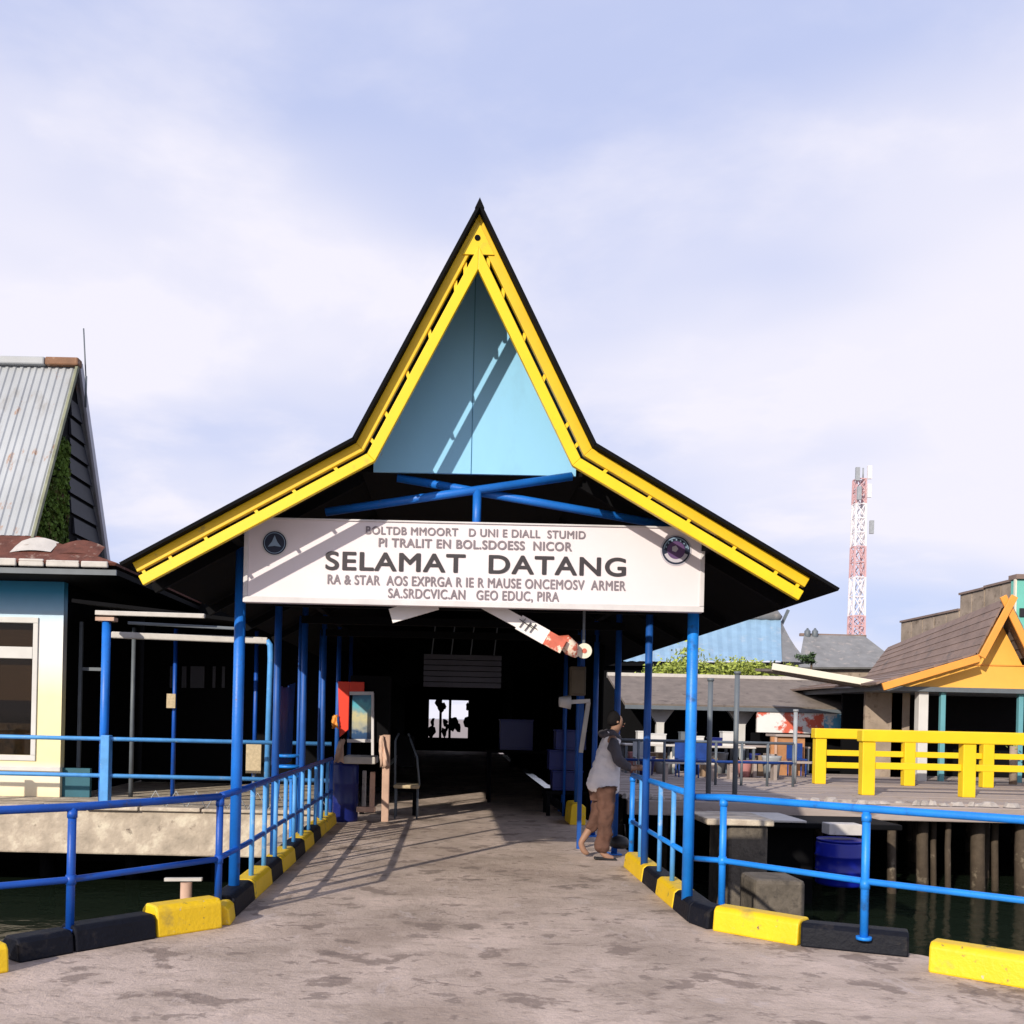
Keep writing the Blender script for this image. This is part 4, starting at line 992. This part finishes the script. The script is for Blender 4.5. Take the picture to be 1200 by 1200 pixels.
# ------------------------------------------------------------------ market hall behind the jetty
mk = thing('market_hall', 'long low market hall with brown roof and murals behind the jetty', 'building')
x0, x1 = 5.0, 14.3
MB().slab([(x0, 28.2, 2.03), (x1, 28.2, 2.03), (x1, 31.5, 2.98), (x0, 31.5, 2.98)], .08).build('roof', m_thatch, mk)
MB().box((x0, 31.4, 2.98), (11.5, 31.6, 3.14)).build('ridge_flashing', m_guttr, mk)
MB().box((x0, 28.15, 1.95), (x1, 28.19, 2.06)).build('fascia', m_greyd, mk)
MB().box((x0-3, 32, -.2), (x1, 32.1, 3)).build('back_wall', m_shade, mk)
# dark bays with white columns, flared at their heads
for px_ in (773, 868):
    q = W(px_, 850, 29)
    MB().prism([(q.x-.11, DZ), (q.x+.11, DZ), (q.x+.11, 1.55), (q.x+.42, 1.98), (q.x-.42, 1.98), (q.x-.11, 1.55)], 28.9, 29.1).build('column', m_white, mk)
# mural
def mural_mat():
    m = mat('mural paint', (.76, .74, .72), .6, .05, 3, 0, 20, [((.62, .12, .07), .53, 1.9, .05), ((.03, .06, .16), .70, 2.6, .05)]); return m
def mural_mat2():
    m = mat('blue mural paint', (.12, .42, .66), .6, .1, 3, 0, 20, [((.76, .74, .72), .52, 1.6, .06), ((.03, .06, .16), .66, 2.6, .05), ((.62, .14, .09), .70, 3.6, .05)]); return m
a, b, c = W(887, 858, 28.2), W(966, 831, 28.2), W(1046, 831, 28.2)
MB().box((a.x, 28.2, a.z), (b.x, 28.3, 1.94)).build('mural_panel', mural_mat(), mk); MB().box((b.x+.004, 28.2, a.z), (c.x, 28.3, 1.94)).build('mural_panel', mural_mat2(), mk)
MB().box((a.x, 28.75, DZ), (c.x+.6, 28.8, a.z-.02)).build('lower_wall', m_darkw, mk)
q = W(1051, 840, 26); MB().box((q.x-.14, 26, 0), (q.x+.14, 26.2, 2.5)).build('orange_post', m_orange, mk)
# market clutter
random.seed(31)
def table(label, x_, y_, w_=1.3, d_=.6, h_=.75, m=m_guttr):
    t = thing('table', label, 'table', 'tables in front of the market hall')
    MB().box((x_, y_, DZ+h_-.05), (x_+w_, y_+d_, DZ+h_)).build('tabletop', m, t, bevel=.01)
    for a_ in (x_+.05, x_+w_-.05):
        for b_ in (y_+.05, y_+d_-.05): MB().box((a_-.03, b_-.03, DZ), (a_+.03, b_+.03, DZ+h_-.051)).build('leg', m_greyd, t)
table('grey topped table nearest the walkway posts', W(752, 0, 25).x, 25); table('white topped table behind the right entrance post', W(815, 0, 25).x, 25.3, 1.5)
table('pale table between the two thin grey poles', W(850, 0, 24.6).x, 24.6, 1.2); table('long plank table under the mural', W(890, 0, 26).x, 26, 1.8, m=m_plank)
def box_thing(label, x_, y_, z_, s, m):
    t = thing('box', label, 'box', 'goods on the market tables')
    MB().box((x_, y_, z_), (x_+s[0], y_+s[1], z_+s[2])).build('body', m, t, bevel=.01); MB().box((x_-.01, y_-.01, z_+s[2]+.001), (x_+s[0]+.01, y_+s[1]+.01, z_+s[2]+.03)).build('lid', m, t)
box_thing('white cool box on the grey topped table', W(768, 0, 25).x, 25.1, DZ+.75, (.3, .3, .30), m_white)
box_thing('wide white cool box seen between the blue posts', W(782, 0, 25).x, 25.1, DZ+.75, (.42, .3, .24), m_white)
box_thing('dark box on the white topped table', W(822, 0, 25).x, 25.4, DZ+.75, (.4, .3, .3), m_greyd)
box_thing('small white box on the table behind the post', W(838, 0, 25).x, 25.4, DZ+.75, (.25, .3, .2), m_white)
box_thing('white sack box right of the tall grey pole', W(868, 0, 24.6).x, 24.7, DZ+.75, (.35, .3, .34), m_white)
box_thing('blue box on the pale table', W(853, 0, 24.6).x, 24.7, DZ+.75, (.3, .3, .18), m_drumd)
ws = thing('wooden_stall', 'small orange brown wooden stall below the mural', 'stall')
a = W(908, 905, 25.5); b = W(945, 862, 25.5)
MB().box((a.x, 25.5, b.z-.04), (b.x+.1, 26.3, b.z+.02)).build('roof', m_plank, ws); MB().box((W(925, 0, 25.5).x, 25.6, DZ), (b.x, 25.7, b.z-.05)).build('side_panel', mat('orange brown ply', (.42, .20, .09), .7, .3, 5), ws)
MB().box((a.x, 25.55, DZ), (a.x+.06, 25.61, b.z-.05)).build('post', m_wood, ws); MB().box((a.x+.07, 25.55, DZ+.5), (W(925, 0, 25.5).x-.01, 26.2, DZ+.55)).build('shelf', m_plank, ws)
for k in range(3):
    t = thing('bench', ('low plank bench left of the wooden stall', 'long low plank bench in front of the mural wall', 'low bench beside the far yellow fence')[k], 'bench', 'benches on the jetty')
    x_ = (W(870, 0, 23.5).x, W(905, 0, 23.8).x, W(800, 0, 22).x)[k]; y_ = (23.2, 24, 22.2)[k]; wd = (1.2, 1.7, 1.2)[k]
    MB().box((x_, y_, DZ+.38), (x_+wd, y_+.3, DZ+.43)).build('seat', m_plank if k != 2 else m_guttr, t)
    for a_ in (x_+.08, x_+wd-.08): MB().box((a_-.04, y_+.03, DZ), (a_+.04, y_+.27, DZ+.379)).build('leg', m_plank, t)
# blue-grey chairs
def mchair(label, x_, y_, m):
    t = thing('chair', label, 'chair', 'chairs in front of the market hall')
    MB().box((x_, y_, DZ+.42), (x_+.4, y_+.4, DZ+.46)).build('seat', m, t); MB().box((x_, y_+.37, DZ+.46), (x_+.4, y_+.40, DZ+.85)).build('backrest', m, t)
    for a_ in (x_+.03, x_+.37):
        for b_ in (y_+.03, y_+.36): MB().box((a_-.015, b_-.015, DZ), (a_+.015, b_+.015, DZ+.419)).build('leg', m, t)
mchair('navy chair behind the right entrance post', W(815, 0, 23.6).x, 23.6, m_tarp); mchair('navy chair left of tall grey pole', W(838, 0, 23.4).x, 23.4, m_tarp)
mchair('grey chair at the near market table', W(765, 0, 23.8).x, 23.8, m_grey); mchair('navy chair below the blue mural', W(948, 0, 25).x, 25, m_tarp)

t = thing('railing', 'dark grey two-bar railing along the market side of the jetty', 'railing')
ra, rb = W(738, 0, 21).x, W(950, 0, 21).x
for z in (DZ+.92, DZ+.5): MB().tube([(ra, 21, z), (rb, 21, z)], .03, 8).build('rail', m_greyd if z > 1 else m_tarp, t)
for k in range(8):
    x_ = ra + (rb-ra)*k/7; MB().tube([(x_, 21, DZ), (x_, 21, DZ+.92)], .03, 8).build('post', m_greyd, t)
random.seed(77)
names = ['crumpled white sack', 'dark folded tarp bundle', 'pink plastic basket', 'navy plastic tub', 'brown carton', 'grey bucket']
mm = [m_guttr, m_darkw, mat('pink plastic', (.55, .25, .24), .5), m_drumd, mat('brown card', (.28, .19, .12), .8), m_grey]
where = ['left of the first thin pole', 'between the two thin poles', 'right of the tall thin pole', 'before the wooden stall', 'below the mural wall', 'beside the short pale pole']
for k in range(18):
    px_ = 745 + 190*((k*7) % 18)/18; D_ = 24.2 + (k//6)*.9; q = W(px_, 0, D_); r_ = random.uniform(.16, .3); hh = random.uniform(.25, .6)
    w_ = where[0 if px_ < 830 else 1 if px_ < 861 else 2 if px_ < 890 else 3 if px_ < 915 else 4]
    t = thing('goods_bundle', names[k % 6] + ', %s row, ' % ('front', 'middle', 'back')[k//6] + w_, 'goods', 'goods on the market jetty')
    if k % 6 in (0, 1): skin('bundle', [(q.x, D_, DZ+.1), (q.x+.03, D_, DZ+hh*.6), (q.x-.02, D_, DZ+hh)], [(0, 1), (1, 2)], [r_*.8, r_*.75, r_*.3], mm[k % 6], t, 1)
    elif k % 6 == 4: MB().box((q.x-r_, D_-r_, DZ), (q.x+r_, D_+r_, DZ+hh)).build('carton', mm[4], t, bevel=.01); MB().box((q.x-r_*.12, D_-r_-.002, DZ+.02), (q.x+r_*.12, D_-r_, DZ+hh-.01)).build('tape', m_beige, t)
    else: MB().tube([(q.x, D_, DZ), (q.x, D_, DZ+hh*.9), (q.x, D_, DZ+hh)], [r_*.75, r_, r_*1.08], 14).build('tub', mm[k % 6], t)

# side roof with cream rake in front of the hall
sr = thing('lean_to_roof', 'brown lean-to roof with a cream sloping fascia', 'roof')
a, b = W(905, 781, 25), W(1042, 804, 25)
MB().beam(a, b, .08, .17).build('fascia', m_cream, sr, bevel=.01)
MB().add([(a.x, 25.06, a.z-.06), (b.x, 25.06, b.z-.06), (b.x, 26.4, b.z+.02), (a.x, 26.4, a.z+.02), (a.x, 25.06, a.z-.12), (b.x, 25.06, b.z-.12), (b.x, 26.4, b.z-.05), (a.x, 26.4, a.z-.05)],
    [(0, 1, 2, 3), (7, 6, 5, 4), (0, 4, 5, 1), (1, 5, 6, 2), (2, 6, 7, 3), (3, 7, 4, 0)]).build('roof_sheet', m_thatch, sr)
# vegetation behind the low roof
def shrub(label, x_, y_, z_, r_, m, n_=500, seed=0, grp=None):
    random.seed(seed); t = thing('shrub', label, 'shrub', grp)
    MB().tube([(x_, y_, -.4), (x_+.1, y_, z_-.2)], [.06, .04], 6).build('stem', m_bark, t)
    mb = MB()
    cl_ = [Vector((random.gauss(0, .5)*r_, random.gauss(0, .4)*r_, random.gauss(0, .3)*r_)) for _ in range(9)]
    for k in range(n_):
        c_ = random.choice(cl_) + Vector((random.gauss(0, .2), random.gauss(0, .2), random.gauss(0, .17)))*r_ + Vector((x_, y_, z_))
        a_ = Vector((random.gauss(0, 1), random.gauss(0, 1), random.gauss(0, 1))).normalized(); b_ = a_.orthogonal().normalized(); s_ = random.uniform(.05, .11)
        mb.add([c_-a_*s_, c_-b_*s_*.5, c_+a_*s_, c_+b_*s_*.5], [(0, 1, 2, 3)])
    mb.build('foliage', m, t); return t
lbs = ['yellow green shrub left of the right entrance post', 'yellow green shrub right of the blue post', 'yellow green shrub under blue roof left end', 'bright shrub under the middle of the blue roof', 'bright shrub near right end of blue roof', 'low yellow shrub beside the cream fascia', 'olive shrub behind the brown market roof']
for k, px_ in enumerate((768, 800, 828, 846, 868, 892, 912)):
    q = W(px_, 792 + 2*(k > 4), 34); shrub(lbs[k], q.x, 34, q.z+.12-.15*(k > 4), .95 if k < 5 else .6, m_leaf, 1300, k, 'shrubs behind the market roof')
q = W(948, 772, 37); shrub('small dark shrub at the foot of the grey hip roof', q.x, 37, q.z, .35, m_leafd, 300, 40)

# blue roofed hall
bh = thing('blue_roof_hall', 'hall with pale blue sheet roof and grey ridge cap behind shrubs', 'building')
P1, P2, P3, P4 = W(770, 778, 40), W(948, 776, 40), W(915, 725, 43), W(862, 722, 43)
P4b = Vector((P1.x-1, 43, P3.z)); n_ = 46; vs = []; fs = []
for i in range(n_+1):
    t_ = i/n_
    for j in range(6):
        s_ = j/5; lo = Vector((P1.x-4, 40, P1.z)).lerp(P2 + Vector((-1.1, 0, 0)), t_); hi = Vector((P1.x-4, 43, P3.z)).lerp(P3, t_)
        c_ = lo.lerp(hi, s_); c_.z -= .18*math.sin(s_*math.pi); c_.z += (.04 if i % 2 else 0)
        vs.append(tuple(c_))
for i in range(n_):
    for j in range(5): fs.append((6*i+j, 6*i+6+j, 6*i+7+j, 6*i+1+j))
o_ = MB().add(vs, fs).build('front_slope', m_blueroof, bh)
vs = []; fs = []
for i in range(7):
    s_ = i/6; a_ = (P2+Vector((-1.1, 0, 0))).lerp(P3, s_); b_ = (P2+Vector((.3, 4, 0))).lerp(P3+Vector((0, 1.2, 0)), s_); c_ = (P2 + Vector((.15, 0.2, 0))).lerp(P3 + Vector((.08, .3, 0)), s_)
    for q_ in (a_, c_, b_): vs.append((q_.x, q_.y, q_.z-.25*math.sin(s_*math.pi)))
for i in range(6):
    for j in range(2): fs.append((3*i+j, 3*i+3+j, 3*i+4+j, 3*i+1+j))
MB().add(vs, fs).build('hip_slope', m_greyroof, bh)
MB().tube([P4 + Vector((-2.5, 0, .1)), P4+Vector((0, 0, .12)), P3+Vector((-.2, 0, .12)), P3+Vector((0, 0, 0))], [.2, .28, .26, .12], 10).build('ridge_cap', m_greyroof, bh)
MB().beam(P3+Vector((.02, .3, -.5)), P3+Vector((.42, .3, .42)), .12, .12).build('finial', m_greyd, bh)
MB().box((P1.x-4, 40.3, -.5), (P2.x-1.3, 46, P1.z+.12)).build('wall', m_darkw, bh)
MB().beam((P1.x-4, 40, P1.z-.10), (P2.x-1.0, 40, P2.z-.10), .1, .14).build('fascia', m_shade, bh)
# grey roof beyond
gh = thing('grey_roof_house', 'weathered grey hip roof between blue roof and tower', 'building')
a, b, c, d = W(935, 784, 46), W(1060, 784, 46), W(1012, 747, 49), W(942, 745, 49)
MB().slab([a, b, c, d], .1).build('roof', m_greyroof, gh); MB().box((a.x, 46.3, -.5), (b.x, 51, b.z+.12)).build('wall', m_brownw, gh)
MB().beam(d+Vector((-.2, 0, .05)), c+Vector((.1, 0, .05)), .2, .14).build('ridge_cap', m_shing, gh)
for k in (0, 1):
    q = W(953+9*k, 748, 48); t = thing('water_tank', ('left of two small dark tanks on the grey roof ridge', 'right of two small dark tanks on the grey roof ridge')[k], 'tank', 'tanks on the grey roof')
    MB().tube([(q.x, 48.8, q.z-.1), (q.x, 48.8, q.z+.42), (q.x, 48.8, q.z+.52)], [.15, .15, .06], 14).build('tank', m_greyd, t); MB().tube([(q.x, 48.8, q.z+.52), (q.x, 48.8, q.z+.57)], .05, 8).build('lid', m_greyd, t)

# ------------------------------------------------------------------ orange gabled hall
og = thing('orange_gable_hall', 'hall with orange gable boards and grey shingle roof on the right', 'building')
OD = 24; OX = 13.58
oA, oK, oT = (0, 4.80), (.70, 3.42), (3.05, 2.66)
def oboard(a_, b_, w_, y0, y1, sg, m, name, ext=0):
    dx_, dz_ = b_[0]-a_[0], b_[1]-a_[1]; l_ = math.hypot(dx_, dz_); nx, nz = dz_/l_*w_, -dx_/l_*w_
    ax, az = a_[0]-dx_/l_*ext, a_[1]-dz_/l_*ext
    MB().prism([(OX+sg*ax, az), (OX+sg*b_[0], b_[1]), (OX+sg*(b_[0]+nx), b_[1]+nz), (OX+sg*(ax+nx), az+nz)], y0, y1).build(name, m, og, bevel=.008)
for sg in (-1, 1):
    oboard(oA, (oK[0]+.02, oK[1]-.03), .17, OD-(.0 if sg > 0 else .06), OD+.05-(.0 if sg > 0 else .06), sg, m_orange, 'gable_board', .11)
    oboard(oK, oT, .18, OD-.02, OD+.04, sg, m_orange, 'gable_board')
    for (a_, b_) in ((oA, oK), (oK, (oT[0]+.1, oT[1]-.03))):
        dx_, dz_ = b_[0]-a_[0], b_[1]-a_[1]; l_ = math.hypot(dx_, dz_); nx, nz = -dz_/l_*.05, dx_/l_*.05
        nrow = 6 if a_ is oA else 7
        for r_ in range(nrow):         # shingle courses
            f0, f1 = r_/nrow, (r_+1)/nrow
            q0 = (a_[0]+dx_*f0, a_[1]+dz_*f0); q1 = (a_[0]+dx_*f1, a_[1]+dz_*f1)
            s0, s1 = ((.75-.4*f0), (.75-.4*f1)) if a_ is oA else (.35*(1-f0), .35*(1-f1))
            mb = MB().prism([(OX+sg*(q0[0]+nx*.3), q0[1]+nz*.3), (OX+sg*q1[0], q1[1]), (OX+sg*(q1[0]+nx*1.2), q1[1]+nz*1.2), (OX+sg*(q0[0]+nx*.9), q0[1]+nz*.9)], OD+.06, 30.5)
            mb.v = [(v_[0], v_[1], v_[2] - ((s0, s1, s1, s0)[n_ % 4] if n_ > 3 else 0)) for n_, v_ in enumerate(mb.v)]
            mb.build('shingle_course', m_shing, og)
MB().prism([(OX, 4.5), (OX+.7, 3.20), (OX-.7, 3.20)], OD+.55, OD+.6).build('gable_wall', m_orangew, og)
MB().prism([(OX-.72, 3.19), (OX-2.6, 2.62), (OX+2.6, 2.62), (OX+.72, 3.19)], OD+.55, OD+.6).build('gable_wall', m_orangew, og)
MB().box((OX-.75, OD+.52, 3.185), (OX+.75, OD+.549, 3.215)).build('moulding', m_orange, og)
MB().box((OX-2.9, OD+.45, 2.50), (OX+2.9, 30, 2.615)).build('soffit', m_greyd, og)
MB().box((OX-2.6, 27.5, 0), (OX+2.9, 27.6, 2.6)).build('back_wall', m_shade, og)
for px_, wd, m in ((1080, .24, m_white), (1103, .12, m_tealp), (1194, .12, m_tealp)):
    q = W(px_, 840, OD+.7); MB().box((q.x-wd/2, OD+.6, DZ-.2), (q.x+wd/2, OD+.6+wd, 2.5)).build('post', m, og, bevel=.01)
MB().box((OX-2.6, OD+2, 0), (W(1085, 0, OD+2).x, OD+2.1, 2.5)).build('side_wall', m_brownw, og)
q = W(1175, 851, OD+.3); lt = thing('potted_plant', 'small potted plant on the rail in front of the orange hall', 'plant')
MB().tube([(q.x, OD-.2, DZ), (q.x, OD-.2, 1.2)], .09, 10).build('pot', m_brownw, lt)
random.seed(8); mb = MB()
for k in range(60):
    c_ = Vector((q.x+random.gauss(0, .08), OD-.2+random.gauss(0, .08), 1.30+random.gauss(0, .07))); a_ = Vector((random.gauss(0, 1), random.gauss(0, 1), random.gauss(0, 1))).normalized()*.05; b_ = a_.orthogonal()*.4
    mb.add([c_-a_, c_-b_, c_+a_, c_+b_], [(0, 1, 2, 3)])
mb.build('foliage', m_leaf, lt)

# stepped brown parapet behind
pw = thing('stepped_parapet', 'stepped brown concrete parapet rising behind the shingle roof', 'wall')
XW = 18.6
def ydepth(px, xw=XW): return xw*F/UV(px, 720)[0]
steps = [(1056, 1124, 728), (1124.5, 1153, 703), (1153.5, 1192, 680)]
for i_, (pa, pb, py) in enumerate(steps):
    ya, yb_ = ydepth(pa), ydepth(pb); ztop = W(pb, (713, 688, 677)[i_], yb_).z
    n_ = 5 if i_ == 0 else 2
    for k in range(n_):
        y0_ = yb_+(ya-yb_)*k/n_; y1_ = yb_+(ya-yb_)*(k+1)/n_
        MB().box((XW, y0_+.02, 3), (XW+.25, y1_-.02, ztop-.08)).build('wall_panel', m_brownw, pw, bevel=.01)
    MB().box((XW-.06, yb_, ztop-.078), (XW+.3, ya, ztop)).build('coping', m_shing, pw)
MB().box((XW+.27, 36.6, 2), (XW+3, ydepth(1056), 5)).build('rear_block', m_brownw, pw)
tbd = thing('teal_building', 'teal green building at the right edge behind the orange gable', 'building')
q = W(1191, 675, 31)
MB().box((q.x, 31, 0), (q.x+7, 31.3, q.z-.1)).build('wall', m_teal, tbd, bevel=.02); MB().box((q.x-.05, 30.9, q.z-.098), (q.x+7.1, 31.35, q.z+.05)).build('roof_edge', m_shing, tbd)
MB().box((q.x-.05, 30.95, 0), (q.x-.003, 31.05, q.z-.1)).build('corner_post', m_cream, tbd)
q2 = W(1198, 718, 30.9); MB().box((q2.x-.04, 30.95, q2.z-.12), (q2.x+.6, 30.995, q2.z+.15)).build('window', m_glass, tbd)

# ------------------------------------------------------------------ lattice tower
tw = thing('lattice_tower', 'tall red and white lattice telecom tower in the distance', 'tower')
TD = 150; ctr = W(1003, 755, TD); top = W(1003, 562, TD)
zt, zb_ = top.z, 0; base_w, top_w = 2.1, 1.4
def corner(z, k):
    wz = (base_w + (top_w-base_w)*(z-zb_)/(zt-zb_))/2; sx_, sy_ = ((-1, -1), (1, -1), (1, 1), (-1, 1))[k]
    return Vector((ctr.x+sx_*wz, TD+sy_*wz, z))
bands = [(zt, W(0, 590, TD).z), (W(0, 590, TD).z, W(0, 640, TD).z), (W(0, 640, TD).z, W(0, 680, TD).z), (W(0, 680, TD).z, W(0, 722, TD).z), (W(0, 722, TD).z, W(0, 748, TD).z), (W(0, 748, TD).z, 0)]
zz = [zt]
edges_z = [561, 591, 641, 677, 722, 745]
zs = [zt] + [W(1003, p_, TD).z for p_ in edges_z[1:]] + [0]
for i_ in range(len(zs)-1):
    m = m_tred if i_ % 2 == 0 else m_twht
    mb = MB(); hi, lo = zs[i_], zs[i_+1]; n_ = max(2, int((hi-lo)/2.0))
    for s_ in range(n_):
        z1_, z0_ = hi-(hi-lo)*s_/n_, hi-(hi-lo)*(s_+1)/n_
        for k in range(4):
            mb.beam(corner(z0_, k), corner(z1_, k), .24, .24); mb.beam(corner(z0_, k), corner(z1_, (k+1) % 4), .11, .11); mb.beam(corner(z1_, k), corner(z1_, (k+1) % 4), .16, .16)
            mb.beam(corner(z0_, (k+1) % 4), corner(z1_, k), .14, .14)
    mb.build('lattice_section', m, tw)
for k, (dx_, z_) in enumerate(((-.9, zt-.5), (.9, zt-.2), (-.6, zt-3.4), (.9, zt-3.0), (1.4, zt-8.5))):
    MB().box((ctr.x+dx_-.3, TD-1.6, z_), (ctr.x+dx_+.3, TD-1.2, z_+2.0)).build('antenna_panel', m_twht if k % 2 else m_grey, tw)
MB().tube([(ctr.x+.5, TD, zt), (ctr.x+.5, TD, zt+1.8)], .12, 6).build('lightning_rod', m_grey, tw)
# broken timber stump under the left railing
sp = thing('timber_stump', 'pale timber stump with cross piece under the left railing', 'stump')
q = W(218, 1050, 9.5)
MB().tube([(q.x, 9.5, WZ-.3), (q.x, 9.5, W(218, 1034, 9.5).z)], .055, 10).build('stump', m_wood, sp); q = W(215, 1031, 9.5)
MB().beam((q.x-.18, 9.5, q.z), (q.x+.18, 9.5, q.z+.01), .05, .03).build('cross_piece', m_guttr, sp)
# deck supports
ds = thing('walkway_piles', 'dark concrete piles carrying the pier deck', 'piles')
for Y in (8.5, 12, 15.5, 20, 26, 32, 40):
    for x_ in (-1.6, 1.9): MB().tube([(x_, Y, WZ-.6), (x_, Y, -.33)], .14, 12).build('pile', m_stone, ds)
ql = thing('quay_piles', 'dark piles under the left quay slab', 'piles')
for k in range(8): MB().tube([(-13+1.5*k, 17.2, WZ-.6), (-13+1.5*k, 17.2, -.74)], .13, 10).build('pile', m_shade, ql)
MB().box((-16, 19, WZ-.5), (-2.2, 19.3, -.735)).build('back_wall', m_shade, ql)
